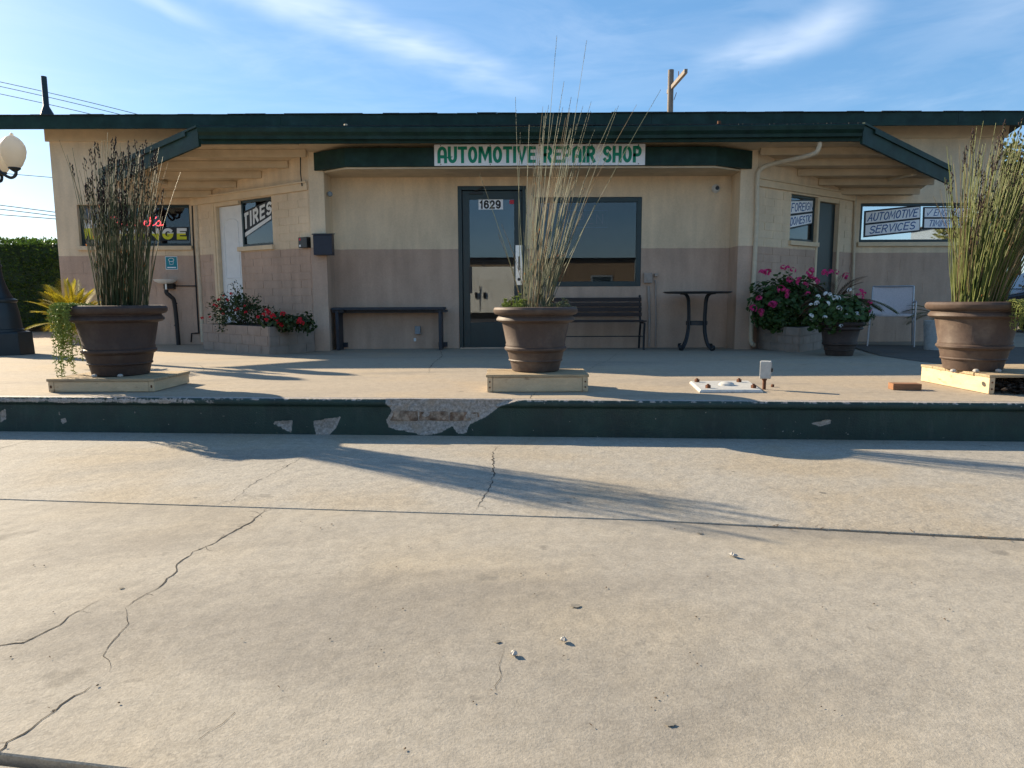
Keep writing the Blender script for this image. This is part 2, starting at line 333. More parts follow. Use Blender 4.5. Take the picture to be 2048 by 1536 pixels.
# ------------------------------------------------------------------ mesh tools
class MB:
    def __init__(s): s.v = []; s.f = []; s.sm = []; s.mi = []
    def add(s, vs, fs, smooth=False, mi=0):
        s.mi.extend([mi]*len(fs)); o = len(s.v); s.v.extend(vs); s.f.extend([tuple(i+o for i in f) for f in fs]); s.sm.extend([smooth]*len(fs)); return s
    def box(s, x0, x1, y0, y1, z0, z1):
        if x0 > x1: x0, x1 = x1, x0
        if y0 > y1: y0, y1 = y1, y0
        if z0 > z1: z0, z1 = z1, z0
        return s.add([(x0,y0,z0),(x1,y0,z0),(x1,y1,z0),(x0,y1,z0),(x0,y0,z1),(x1,y0,z1),(x1,y1,z1),(x0,y1,z1)],
              [(3,2,1,0),(4,5,6,7),(0,1,5,4),(1,2,6,5),(2,3,7,6),(3,0,4,7)])
    def cbox(s, c, sx, sy, sz): return s.box(c[0]-sx/2, c[0]+sx/2, c[1]-sy/2, c[1]+sy/2, c[2]-sz/2, c[2]+sz/2)
    def fbox(s, fr, a0, a1, d0, d1, z0, z1):
        O, u, n = fr; vs = []
        for z in (z0, z1):
            for a, d in ((a0,d0),(a1,d0),(a1,d1),(a0,d1)): vs.append(tuple(O+u*a+n*d+Vector((0,0,z))))
        return s.add(vs, [(3,2,1,0),(4,5,6,7),(0,1,5,4),(1,2,6,5),(2,3,7,6),(3,0,4,7)])
    def tube(s, pts, r, n=8, cap=True, r1=None, smooth=True):
        pts = [Vector(p) for p in pts]; rings = []; m = len(pts)
        prev = None
        for i, p in enumerate(pts):
            t = (pts[min(i+1,m-1)]-pts[max(i-1,0)]).normalized()
            if prev is None:
                a = t.orthogonal().normalized()
            else:
                a = (prev - t*prev.dot(t))
                a = a.normalized() if a.length > 1e-6 else t.orthogonal().normalized()
            prev = a; b = t.cross(a)
            rr = (r[i] if isinstance(r, (list, tuple)) else (r if r1 is None else r+(r1-r)*i/(m-1)))
            rings.append([tuple(p+(a*math.cos(k*2*math.pi/n)+b*math.sin(k*2*math.pi/n))*rr) for k in range(n)])
        vs = [v for q in rings for v in q]; fs = []
        for i in range(m-1):
            for k in range(n):
                k2 = (k+1) % n; fs.append((i*n+k, i*n+k2, (i+1)*n+k2, (i+1)*n+k))
        if cap and n > 2: fs.append(tuple(range(n-1,-1,-1))); fs.append(tuple((m-1)*n+k for k in range(n)))
        return s.add(vs, fs, smooth)
    def lathe(s, c, prof, n=40, cap=True, smooth=True, phase=0.0):
        vs = []; fs = []; m = len(prof)
        for r, z in prof:
            for k in range(n):
                a = k*2*math.pi/n+phase; vs.append((c[0]+r*math.cos(a), c[1]+r*math.sin(a), c[2]+z))
        for i in range(m-1):
            for k in range(n):
                k2 = (k+1) % n; fs.append((i*n+k, i*n+k2, (i+1)*n+k2, (i+1)*n+k))
        if cap: fs.append(tuple(range(n-1,-1,-1))); fs.append(tuple((m-1)*n+k for k in range(n)))
        return s.add(vs, fs, smooth)
    def prism(s, poly, z0, z1):            # poly: CCW (x,y) list; z0/z1 value or function(x,y)
        n = len(poly); f0 = z0 if callable(z0) else (lambda x,y: z0); f1 = z1 if callable(z1) else (lambda x,y: z1)
        vs = [(x,y,f0(x,y)) for x,y in poly]+[(x,y,f1(x,y)) for x,y in poly]
        fs = [tuple(range(n-1,-1,-1)), tuple(range(n,2*n))]+[(i,(i+1)%n,n+(i+1)%n,n+i) for i in range(n)]
        return s.add(vs, fs)
    def sweep(s, prof, path_fn, ends):     # prof [(d,z)], path_fn(t,d,z) -> xyz, straight between two ends
        n = len(prof); vs = [tuple(path_fn(t,d,z)) for t in ends for d,z in prof]
        fs = [(i,(i+1)%n,n+(i+1)%n,n+i) for i in range(n)]+[tuple(range(n-1,-1,-1)), tuple(range(n,2*n))]
        return s.add(vs, fs)
    def blob(s, c, r, stretch=(1,1,1), q=None):   # octahedron
        vs = []
        for d in ((1,0,0),(-1,0,0),(0,1,0),(0,-1,0),(0,0,1),(0,0,-1)):
            v = Vector((d[0]*stretch[0]*r, d[1]*stretch[1]*r, d[2]*stretch[2]*r))
            if q is not None: v = q @ v
            vs.append((c[0]+v.x, c[1]+v.y, c[2]+v.z))
        return s.add(vs, [(0,2,4),(2,1,4),(1,3,4),(3,0,4),(2,0,5),(1,2,5),(3,1,5),(0,3,5)])
    def leaf(s, c, d, nrm, L, W, fold=.2):  # pointed leaf from c along d
        c = Vector(c); d = Vector(d).normalized(); side = d.cross(Vector(nrm)); 
        if side.length < 1e-4: side = d.orthogonal()
        side.normalize(); up = side.cross(d)
        p = [c, c+d*L*.45+side*W*.5+up*W*fold, c+d*L, c+d*L*.45-side*W*.5+up*W*fold, c+d*L*.5]
        return s.add([tuple(x) for x in p], [(0,1,4),(1,2,4),(4,2,3),(0,4,3)])
    def disc(s, c, nrm, r, n=7, cup=.25):
        c = Vector(c); nv = Vector(nrm).normalized(); a = nv.orthogonal().normalized(); b = nv.cross(a); ph = rnd.random()*6
        vs = [tuple(c)]+[tuple(c+(a*math.cos(ph+k*6.2832/n)+b*math.sin(ph+k*6.2832/n))*r*(1+.12*math.sin(k*2.7))+nv*r*cup) for k in range(n)]
        return s.add(vs, [(0,1+k,1+(k+1)%n) for k in range(n)])
    def mesh(s, name, mats):
        me = bpy.data.meshes.new(name); me.from_pydata([tuple(v) for v in s.v], [], s.f)
        for m in (mats if isinstance(mats, (list, tuple)) else [mats]): me.materials.append(MATS[m])
        if any(s.mi): me.polygons.foreach_set('material_index', s.mi)
        if any(s.sm): me.polygons.foreach_set('use_smooth', s.sm)
        me.update()
        if any(s.sm) and len(s.f) < 6000: me.set_sharp_from_angle(angle=R(38))
        return me
    def build(s, name, m, parent=None, bevel=0, fix=False):
        me = s.mesh(name, m)
        if bevel or fix:
            bm = bmesh.new(); bm.from_mesh(me)
            if fix: bmesh.ops.recalc_face_normals(bm, faces=bm.faces)
            if bevel:
                es = [e for e in bm.edges if len(e.link_faces) == 2 and e.calc_face_angle(0) > R(40)]
                bmesh.ops.bevel(bm, geom=es, offset=bevel, segments=2, affect='EDGES', clamp_overlap=True, profile=.5)
            bm.to_mesh(me); bm.free()
        return link(name, me, parent)
def link(name, me, parent=None):
    o = bpy.data.objects.new(name, me); COL.objects.link(o)
    if parent is not None:
        o.parent = parent
        if parent.type == 'EMPTY': o.location = -parent.location
    return o
def tag(o, label, cat, group=None):
    o['label'] = label; o['category'] = cat
    if group: o['group'] = group
    return o
def thing(name, label, cat, loc, group=None):
    o = bpy.data.objects.new(name, None); COL.objects.link(o); o.location = Vector(loc); o.empty_display_size = .1
    return tag(o, label, cat, group)
def struct(o): o['kind'] = 'structure'; return o
UNIT = MB().box(-.5,.5,-.5,.5,-.5,.5)
def block_mesh(name, m, bev=.02):
    me = UNIT.mesh(name, m); return me
def jit(a): return rnd.uniform(-a, a)
def smoothpath(pts, n=6):
    P = [Vector(p) for p in pts]; out = []
    for i in range(len(P)-1):
        p0, p1, p2, p3 = P[max(i-1,0)], P[i], P[i+1], P[min(i+2,len(P)-1)]
        for k in range(n):
            t = k/n; out.append(.5*((2*p1)+(p2-p0)*t+(2*p0-5*p1+4*p2-p3)*t*t+(3*p1-p0-3*p2+p3)*t**3))
    out.append(P[-1]); return out

# ------------------------------------------------------------------ stroke lettering
def arc(cx, cy, rx, ry, a0, a1, n=8):
    return [(cx+rx*math.cos(R(a0+(a1-a0)*i/n)), cy+ry*math.sin(R(a0+(a1-a0)*i/n))) for i in range(n+1)]
FONT = {
 'A': (.8, [[(0,0),(.0,.55)]+arc(.4,.62,.4,.38,180,0)+[(.8,0)], [(0,.36),(.8,.36)]]),
 'a': (.8, [[(0,0),(.45,1),(.8,0)], [(.14,.36),(.68,.36)]]),
 'C': (.75, [arc(.4,.5,.4,.5,48,312,14)]),
 'D': (.75, [[(0,0),(0,1),(.3,1)]+arc(.3,.5,.45,.5,90,-90,10)+[(0,0)]]),
 'E': (.65, [[(.65,1),(0,1),(0,0),(.65,0)], [(0,.52),(.55,.52)]]),
 'F': (.65, [[(.65,1),(0,1),(0,0)], [(0,.5),(.52,.5)]]),
 'G': (.8, [arc(.4,.5,.4,.5,48,330,14)+[(.78,.46),(.48,.46)]]),
 'H': (.75, [[(0,0),(0,1)], [(.75,0),(.75,1)], [(0,.5),(.75,.5)]]),
 'I': (.0, [[(0,0),(0,1)]]),
 'L': (.6, [[(0,1),(0,0),(.6,0)]]),
 'M': (1.3, [[(0,0),(.06,1),(.2,1),(.65,.25),(1.1,1),(1.24,1),(1.3,0)]]),
 'm': (1.0, [[(0,0),(.1,1),(.5,.25),(.9,1),(1,0)]]),
 'N': (.78, [[(0,0),(0,1),(.78,0),(.78,1)]]),
 'O': (.78, [arc(.39,.5,.39,.5,90,450,18)]),
 'P': (.7, [[(0,0),(0,1),(.38,1)]+arc(.38,.72,.32,.28,90,-90,8)+[(0,.44)]]),
 'R': (.72, [[(0,0),(0,1),(.38,1)]+arc(.38,.74,.32,.26,90,-90,8)+[(0,.48)], [(.34,.48),(.72,0)]]),
 'S': (.68, [arc(.34,.745,.34,.255,30,270,10)+arc(.34,.245,.34,.245,90,-150,10)]),
 'T': (.75, [[(0,1),(.75,1)], [(.375,1),(.375,0)]]),
 'U': (.75, [[(0,1),(0,.36)]+arc(.375,.36,.375,.36,180,360,10)+[(.75,1)]]),
 'V': (.8, [[(0,1),(.4,0),(.8,1)]]),
 'B': (.7, [[(0,0),(0,1),(.36,1)]+arc(.36,.76,.3,.24,90,-90,8)+[(0,.52)], [(.36,.52)]+arc(.36,.26,.34,.26,90,-90,8)+[(0,0)]]),
 '1': (.3, [[(0,.78),(.22,.98),(.22,0)]]),
 '2': (.62, [arc(.31,.7,.31,.3,170,-25,9)+[(0,0),(.62,0)]]),
 '6': (.64, [[(.58,.86)]+arc(.32,.7,.3,.3,40,180,6)+[(0,.3)], arc(.32,.3,.32,.3,0,360,16)]),
 '9': (.64, [arc(.32,.7,.32,.3,0,360,16), [(.64,.7),(.64,.3)]+arc(.33,.3,.3,.3,0,-140,6)]),
 'v': (.8, [[(0,.45),(.2,.05),(.9,1.05)]]),
 ' ': (.35, []),
}
def lettering(parent, m, text, h, w, stroke, place, gap=.28, shear=0.0, caps=True, lift=0.0, wob=0):
    """text into a box w x h, one object per letter; place(a, b, d) -> world point; m: material or (upper, lower, cut)."""
    x = 0; items = []
    for ch in text:
        cw, st = FONT[ch]; items.append((x, st)); x += cw+gap
    tot = x-gap; sx = (w-stroke-abs(shear)*h)/tot; sy = h-stroke; k = 0
    rr = random.Random(len(text))
    for x0, st in items:
        mb = MB()
        dy = rr.uniform(-wob, wob)*h
        for pl in st:
            P = [Vector((stroke/2+(x0+p[0])*sx+shear*p[1]*sy, stroke/2+p[1]*sy+dy)) for p in pl]
            closed = (P[0]-P[-1]).length < 1e-6 and len(P) > 3
            if closed: P = P[:-1]
            n = len(P); Lf = []; Rt = []
            for i in range(n):
                a = P[i]-P[i-1] if (i > 0 or closed) else P[1]-P[0]
                b = P[(i+1)%n]-P[i] if (i < n-1 or closed) else P[-1]-P[-2]
                a = a.normalized(); b = b.normalized(); na = Vector((-a.y,a.x)); nb = Vector((-b.y,b.x))
                mv = na+nb
                mv = mv.normalized() if mv.length > 1e-3 else na
                l = min(1/max(mv.dot(na), .35), 2.2)*stroke/2
                e = Vector((0,0))
                if not closed and caps:
                    if i == 0: e = -a*stroke*.5
                    if i == n-1: e = b*stroke*.5
                Lf.append(P[i]+mv*l+e); Rt.append(P[i]-mv*l+e)
            d = lift+.0002*(k % 3); k += 1
            m_ = n if closed else n-1
            quads = [[Rt[i], Rt[(i+1)%n], Lf[(i+1)%n], Lf[i]] for i in range(m_)]
            for Q in quads:
                if not isinstance(m, tuple):
                    mb.add([tuple(place(p.x,p.y,d)) for p in Q], [tuple(range(len(Q)))]); continue
                for side, mi in ((1, 0), (-1, 1)):       # split at the paint line
                    out = []
                    for i in range(4):
                        p, q = Q[i], Q[(i+1)%4]; fp, fq = side*(p.y-m[2]), side*(q.y-m[2])
                        if fp >= 0: out.append(p)
                        if fp*fq < 0: out.append(p.lerp(q, fp/(fp-fq)))
                    if len(out) > 2: mb.add([tuple(place(p.x,p.y,d)) for p in out], [tuple(range(len(out)))], mi=mi)
        if mb.f:
            me = mb.mesh('letter', list(m[:2]) if isinstance(m, tuple) else m)
            bm = bmesh.new(); bm.from_mesh(me); bmesh.ops.remove_doubles(bm, verts=bm.verts, dist=.00002); bm.to_mesh(me); bm.free()
            link('letter', me, parent)

# ================================================================== SETTING
KL = gnd(0, 793); KR = gnd(2048, 806)
KT = (KR-KL).normalized(); KN = Vector((KT.y, -KT.x, 0))          # KN points to the camera
if KN.y > 0: KN = -KN
ZL = onp(1024, 873, KL, KN).z                                     # level of the lower paving
def kline(s, d=0.0): return KL + KT*s + KN*d
SK0, SK1 = -5.4, 16.0
ZB = ZL-.06
struct(MB().add([(-400,-400,ZB),(400,-400,ZB),(400,600,ZB),(-400,600,ZB)], [(0,1,2,3)]).build('ground', 'asphalt'))
# terrace slab behind the kerb (kerb body is 6 cm deep)
a = kline(-5.4, -.06); b = kline(34, -.06)
rows = [(a, b), (Vector((a.x-.02,5.2,0)), Vector((60,5.2,0)))]+[(Vector((-45,y,0)), Vector((60,y,0))) for y in (9.9, 70)]
tv = []
for i, (l_, r_) in enumerate(rows):
    for p in (l_, r_): tv.append((p.x, p.y, 0.0 if i < 2 else ZG))
tv += [(a.x,a.y,ZB), (b.x,b.y,ZB), (-45,5.2,0)]
terrace = struct(MB().add(tv, [(0,1,3,2),(10,2,3,5,4),(4,5,7,6),(8,9,1,0)]).build('terrace_pavement', 'concrete_terrace'))
# lower paving: apron between kerb and joint, driveway slab, street-side slab
jp = [gnd(x, y, ZL) for x, y in ((0,998),(530,1015),(945,1028),(1300,1040),(1500,1050),(2048,1077))]
d0 = (jp[1]-jp[0]).normalized(); d1 = (jp[-1]-jp[-2]).normalized()
jl = [jp[0]-d0*8]+jp+[jp[-1]+d1*10]
kb = [kline(-12, -.02), kline(20, -.02)]
gapw = [.003,.003,.0025,.003,.006,.013,.022,.024]
apron = [(p.x, p.y) for p in jl]+[(kb[1].x,kb[1].y),(kb[0].x,kb[0].y)]
def slab(name, poly, z0, z1, m, bev):
    n = len(poly); f1 = z1 if callable(z1) else (lambda x,y: z1)
    ar = sum(poly[i][0]*poly[(i+1)%n][1]-poly[(i+1)%n][0]*poly[i][1] for i in range(n))
    if ar < 0: poly = poly[::-1]
    ins = []
    for i in range(n):                       # arris: top outline drawn in by bev
        p0, p, p1 = Vector(poly[i-1]), Vector(poly[i]), Vector(poly[(i+1)%n])
        e0 = (p-p0).normalized(); e1 = (p1-p).normalized(); m0 = Vector((-e0.y,e0.x)); m1 = Vector((-e1.y,e1.x)); mm = (m0+m1).normalized()
        ins.append(p+mm*(bev/max(.3, mm.dot(m0))))
    vs = [(x,y,z0) for x,y in poly]+[(x,y,f1(x,y)-bev) for x,y in poly]+[(q.x,q.y,f1(q.x,q.y)) for q in ins]
    fs = [tuple(range(2*n,3*n))]
    for k in (0, n): fs += [(k+i, k+(i+1)%n, k+n+(i+1)%n, k+n+i) for i in range(n)]
    return struct(MB().add(vs, fs).build(name, m))
apron_o = slab('apron_slab', apron, ZB+.002, ZL, 'concrete_apron', .003)
dl = [(p.x+0, p.y-g) for p, g in zip(jl, gapw)]
sj = [gnd(-40,1500,ZL), gnd(270,1537,ZL)]; sd = (sj[1]-sj[0]).normalized()
s0 = sj[0]-sd*9; s1 = sj[1]+sd*10
drive = [(s0.x,s0.y),(s1.x,s1.y)]+dl[::-1]
drive_o = slab('driveway_slab', drive, ZB+.002, ZL-.002, 'concrete_drive', .003)
off = Vector((sd.y,-sd.x,0)); off = off if off.y < 0 else -off
q0 = s0+off*.016; q1 = s1+off*.016
slab('street_slab', [(-16,-6.9),(16,-6.9),(q1.x,q1.y),(q0.x,q0.y)], ZB+.002, ZL-.006, 'concrete_drive', .01)  # carried on unseen behind the camera to bounce warm light at the shop

def crack(parent, pts, z, w, name='crack', seed=1, taper=True):
    rr = random.Random(seed); P = [(gnd(x,y,z) if z is not None else tgnd(x,y)) for x,y in pts]; fine = []
    for i in range(len(P)-1):
        n = max(2, int((P[i+1]-P[i]).length/.022))
        for k in range(n): fine.append(P[i].lerp(P[i+1], k/n)+Vector((rr.uniform(-.007,.007), rr.uniform(-.007,.007), 0)))
    fine.append(P[-1]); m = len(fine); vs = []; fs = []
    for i, p in enumerate(fine):
        t = (fine[min(i+1,m-1)]-fine[max(i-1,0)]); t.z = 0; t.normalize(); s = Vector((-t.y,t.x,0))
        tp = min(1, (i+1)/m*4, (m-i)/m*4) if taper else 1
        ws = w*tp*(.25+1.1*abs(noise.noise(Vector((i*.09,seed*3.3,0))))); wl = ws*rr.uniform(.15,.85); wr = ws*rr.uniform(.15,.85)
        vs += [tuple(p+s*wl+Vector((0,0,.0012))), tuple(p-s*wr+Vector((0,0,.0012)))]
    fs = [(2*i,2*i+1,2*i+3,2*i+2) for i in range(m-1)]
    mb = MB().add(vs, fs); up = Vector((0,0,.0012))
    for i in range(2, m-2):
        t = (fine[i+1]-fine[i-1]).normalized(); s_ = Vector((-t.y,t.x,0))*rr.choice((-1,1))
        if rr.random() < .10*w/.006:                       # hairline branch
            p = fine[i].copy(); d = (s_+t*rr.uniform(-1,1)).normalized(); hw = w*.10; pts_ = [p]
            for k in range(rr.randint(2,5)): d = (d+Vector((rr.uniform(-.6,.6),rr.uniform(-.6,.6),0))).normalized(); p = p+d*rr.uniform(.008,.02); pts_.append(p)
            for a_, b_ in zip(pts_[:-1], pts_[1:]):
                e = (b_-a_).normalized(); n_ = Vector((-e.y,e.x,0))*hw; mb.add([tuple(a_+n_+up), tuple(a_-n_+up), tuple(b_-n_*.6+up), tuple(b_+n_*.6+up)], [(0,1,2,3)])
        elif rr.random() < .12:                            # spalled chip
            p = fine[i]+s_*w*.3; r_ = w*rr.uniform(.5,1.1); mb.add([tuple(p-t*r_+up), tuple(p+t*r_*rr.uniform(.5,1)+up), tuple(p+s_*r_*rr.uniform(.4,1)+up)], [(0,1,2)])
    return mb.build(name, 'crack', parent)
crack(drive_o, [(535,1016),(500,1045),(490,1052),(450,1073),(430,1085),(385,1105),(352,1130),(350,1145),(315,1175),(280,1195),(252,1215)], ZL-.002, .0085, seed=2)
crack(drive_o, [(252,1215),(258,1240),(240,1265),(210,1300),(213,1320),(218,1345)], ZL-.002, .004, seed=3)
crack(drive_o, [(-60,1310),(0,1292),(45,1285),(100,1262),(150,1225),(215,1192)], ZL-.002, .006, seed=4)
crack(drive_o, [(-20,1515),(0,1500),(60,1455),(110,1422),(185,1370)], ZL-.002, .007, seed=5)
crack(drive_o, [(395,1475),(440,1445),(470,1425)], ZL-.002, .002, seed=15)
crack(drive_o, [(1010,1290),(1000,1350),(985,1400)], ZL-.002, .0015, seed=16)
crack(apron_o, [(1000,890),(985,905),(988,950),(975,985),(945,1027)], ZL, .009, seed=6)
crack(apron_o, [(620,905),(570,935),(500,970),(480,990),(458,1010)], ZL, .0055, seed=7)
crack(apron_o, [(-60,905),(0,897),(60,882),(110,872)], ZL, .007, seed=8)
crack(terrace, [(880,698),(885,712),(868,725),(858,738),(858,750)], None, .010, seed=9)
crack(terrace, [(1170,745),(1195,728),(1215,722),(1240,702)], None, .007, seed=10)
crack(terrace, [(1058,797),(1066,790),(1072,785)], None, .006, seed=11)
crack(terrace, [(300,728),(430,718),(560,713),(700,700)], None, .006, seed=12)
crack(terrace, [(400,745),(410,738),(400,731),(392,729)], None, .008, seed=13)
crack(terrace, [(40,765),(-40,772)], None, .008, seed=14)
crack(terrace, [(60,687),(120,684),(160,690)], None, .02, seed=17)

# kerb: fine grid with a moulded lip, broken open in the middle
def inpoly(x, y, P):
    c = False; j = len(P)-1
    for i in range(len(P)):
        if (P[i][1] > y) != (P[j][1] > y) and x < (P[j][0]-P[i][0])*(y-P[i][1])/(P[j][1]-P[i][1])+P[i][0]: c = not c
        j = i
    return c
def kpx(x, y):
    p = onp(x, y, KL, KN); return ((p-KL).dot(KT), p.z)
holes = [[(765,785),(1038,785),(1035,801),(1000,812),(975,832),(938,850),(932,868),(915,868),(905,852),(880,866),(850,871),(778,856),(772,840),(784,822),(774,808)],
         [(540,843),(585,841),(583,867),(562,855)], [(626,842),(682,833),(672,856),(656,872),(632,871)], [(1622,847),(1660,838),(1664,846),(1640,853)],
         [(117,822),(123,832),(118,832)], [(120,838),(131,836),(133,845),(124,848)], [(0,822),(12,818),(12,838),(0,845)], [(444,829),(449,829),(448,836)]]
holes = [[kpx(*p) for p in h] for h in holes]
def pdist(x, y, P):
    best = 9
    for i in range(len(P)):
        ax, ay = P[i]; bx, by = P[(i+1)%len(P)]; dx, dy = bx-ax, by-ay; l = dx*dx+dy*dy
        t = max(0, min(1, ((x-ax)*dx+(y-ay)*dy)/l)) if l else 0
        best = min(best, math.hypot(x-ax-t*dx, y-ay-t*dy))
    return best
bbs = [(min(p[0] for p in h)-.03, max(p[0] for p in h)+.03) for h in holes]
worn0, worn1 = kpx(-200,805)[0], kpx(545,805)[0]
prof = []                                                        # (outset, z)
H = -ZL
for i in range(15): prof.append((.0, ZL-.02+(H-.045+.02)*i/14))
for k in range(7):
    a_ = R(-60+150*k/6); prof.append((.004+.018*math.cos(a_)*.9, -.024+.024*math.sin(a_)))
prof[-1] = (.006, -.0008)
for d in (-.01, -.03, -.06): prof.append((d, -.0008))
svals = []; s = SK0
while s < SK1:
    svals.append(s); s += .011 if -1.2 < s < 8.5 else .1
vs = []; chips = []
for s in svals:
    for (d, z) in prof:
        inside = 0.0; deep = 0.0; face = d > -.005
        for h, (b0, b1) in zip(holes, bbs):
            if b0 < s < b1 and face:
                e = pdist(s, z, h); sg = e if inpoly(s, z, h) else -e
                inside = max(inside, min(1, max(0, .5+sg/.012))); deep = max(deep, min(1, max(0, sg/.02)))
        n1 = noise.noise(Vector((s*14, z*14, 3.1))); n2 = noise.noise(Vector((s*45, z*45, 7.7)))
        if deep > 0:
            dd = d*(1-deep)+deep*(-.014+.012*n1+.006*n2); d2 = dd; z2 = z - (deep*.006*(1+n1) if z > -.03 else 0)
        else: d2 = d+.0016*n1+.0012*noise.noise(Vector((s*1.3, z*3, 1.0)))*3; z2 = z
        # worn nosing on the left
        if -.046 < z < -.001 and worn0 < s < worn1 and d > .003:
            f = 1-abs((z+.022)/.024); ff = f*(.75 if s < worn1-.9 else .75*(worn1-s)/.9)+.28*n1+.12
            inside = max(inside, min(1, max(0, ff))); d2 -= .006*max(0, ff)
        if z > -.012 and face: inside = max(inside, .42+.35*n2)
        if not face: inside = 1
        p = kline(s, d2); vs.append((p.x, p.y, z2)); chips.append(inside)
n = len(prof); fs = [(i*n+k, (i+1)*n+k, (i+1)*n+k+1, i*n+k+1) for i in range(len(svals)-1) for k in range(n-1)]
kerb = MB().add(vs, fs, True).build('kerb', 'kerb_paint')
at_ = kerb.data.attributes.new('chip', 'FLOAT', 'POINT'); at_.data.foreach_set('value', chips)
struct(kerb)
# course of old brick showing in the break
bx0, bx1 = kpx(775,826)[0], kpx(962,826)[0]; bz0, bz1 = kpx(870,842)[1], kpx(870,823)[1]
x = bx0; i = 0
while x < bx1-.03:
    w = min(.20, bx1-x); mb = MB()
    fr = (KL.copy(), KT, KN); mb.fbox(fr, x+.003, x+w-.004, -.04, -.006+jit(.003), bz0+jit(.003), bz1+jit(.003))
    mb.build('brick', 'brick_old', kerb, bevel=.006, fix=True); x += w
# darker strip laid over the paving by the right wall
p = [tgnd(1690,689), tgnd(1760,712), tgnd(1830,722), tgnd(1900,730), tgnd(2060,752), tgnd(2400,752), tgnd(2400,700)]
struct(MB().add([(q.x,q.y,ZT(q.y)+.004) for q in p], [tuple(range(len(p)))]).build('dark_paving', 'concrete_dark'))

# ================================================================== BUILDING
YM, YW, YP, YBM, YC, YCB = 11.59, 10.37, 10.0, 9.68, 9.36, 10.66
shop = thing('repair_shop', 'low tan and taupe repair shop with dark green roof trim and splayed canopy', 'building', (0.3, YM, ZG))
XL = at(108, 400, YM).x; XR = at(1998, 400, YM).x
PLx0, PLx1 = at(624,500,YP).x, at(654,500,YP).x
PRx0, PRx1 = at(1475,500,YP).x, at(1508,500,YP).x
CL = Vector((at(390,500,YM).x, YM, 0)); CR = Vector((at(1706,500,YM).x, YM, 0))      # inner corners
NL = Vector((PLx0, YP, 0)); NR = Vector((PRx1, YP, 0))                                # near corners
TOP = 3.6
def frame(A, B):
    u = (B-A).normalized(); n = Vector((u.y, -u.x, 0)); return (A, u, n), (B-A).length
FL, LL = frame(CL, NL)      # left splayed wall, far -> near, n towards street
FR_, LR = frame(NR, CR)
FML, LML = frame(Vector((XL,YM,0)), CL)
FMR, LMR = frame(CR, Vector((XR,YM,0)))
FBW, LBW = frame(Vector((PLx0,YW,0)), Vector((PRx1,YW,0)))
def inframe(fr, px, py, d=0.0):
    O, u, n = fr; p = onp(px, py, O+n*d, n); return (p-O).dot(u), p.z
def fpt(fr, a, d, z):
    O, u, n = fr; return O+u*a+n*d+Vector((0,0,z))
def wall(name, fr, L, z1, ops, m, th=.18):
    xs = sorted({0, L, *[o[0] for o in ops], *[o[1] for o in ops]}); mb = MB()
    for x0, x1 in zip(xs[:-1], xs[1:]):
        z = ZG-.05
        for o in sorted([o for o in ops if o[0] < x1-1e-4 and o[1] > x0+1e-4], key=lambda o: o[2]):
            if o[2] > z+1e-3: mb.fbox(fr, x0, x1, -th, 0, z, o[2])
            z = o[3]
        if z < z1-1e-3: mb.fbox(fr, x0, x1, -th, 0, z, z1)
    return mb.build(name, m, shop, fix=False)
BLOCK = {}
def blocks(parent, fr, L, z0, z1, ops, bl, bh, proud=.004, joint=.008, mname='block_paint', pname='concrete_block', a0=0.0):
    if mname not in BLOCK:
        me = UNIT.mesh('concrete_block', mname); bm = bmesh.new(); bm.from_mesh(me); bmesh.ops.bevel(bm, geom=bm.edges[:], offset=.02, segments=1, affect='EDGES'); bm.to_mesh(me); bm.free(); BLOCK[mname] = me
    O, u, n = fr; row = 0; z = z0
    while z < z1-.03:
        zt = min(z+bh, z1); x = a0-(bl/2 if row % 2 else 0)
        while x < L-.01:
            segs = [(max(a0, x), min(L, x+bl))]
            for o in ops:
                if o[2] < zt-.015 and o[3] > z+.015:
                    ns = []
                    for s_, e_ in segs:
                        if o[0] > s_: ns.append((s_, min(e_, o[0])))
                        if o[1] < e_: ns.append((max(s_, o[1]), e_))
                    segs = [q for q in ns if q[1]-q[0] > .0]
            for s_, e_ in segs:
                if e_-s_ < .04: continue
                ob = link(pname, BLOCK[mname], parent)
                pr = proud+jit(.0015)
                ob.scale = (e_-s_-joint, pr+.02, zt-z-joint)
                c = O+u*((s_+e_)/2)+n*(pr/2-.01)+Vector((0,0,(z+zt)/2))
                ob.location = c if parent.type != 'EMPTY' else c-parent.location
                ob.rotation_euler = (0,0,math.atan2(u.y,u.x))
            x += bl
        z = zt; row += 1

# --- openings, measured on the walls
def op(fr, x0, x1, y0, y1, d=0.0):
    a0, z1 = inframe(fr, x0, y0, d); a1, z0 = inframe(fr, x1, y1, d); _, z1b = inframe(fr, x1, y0, d); _, z0b = inframe(fr, x0, y1, d)
    return (a0, a1, (z0+z0b)/2, (z1+z1b)/2)
oWL = op(FML, 153, 383, 409, 492)
oWR = op(FMR, 1722, 1965, 406, 484)
oBW = op(FBW, 1071, 1281, 394, 573)
oD = op(FBW, 915, 1053, 372, 696); oD = (oD[0], oD[1], ZG, oD[3])
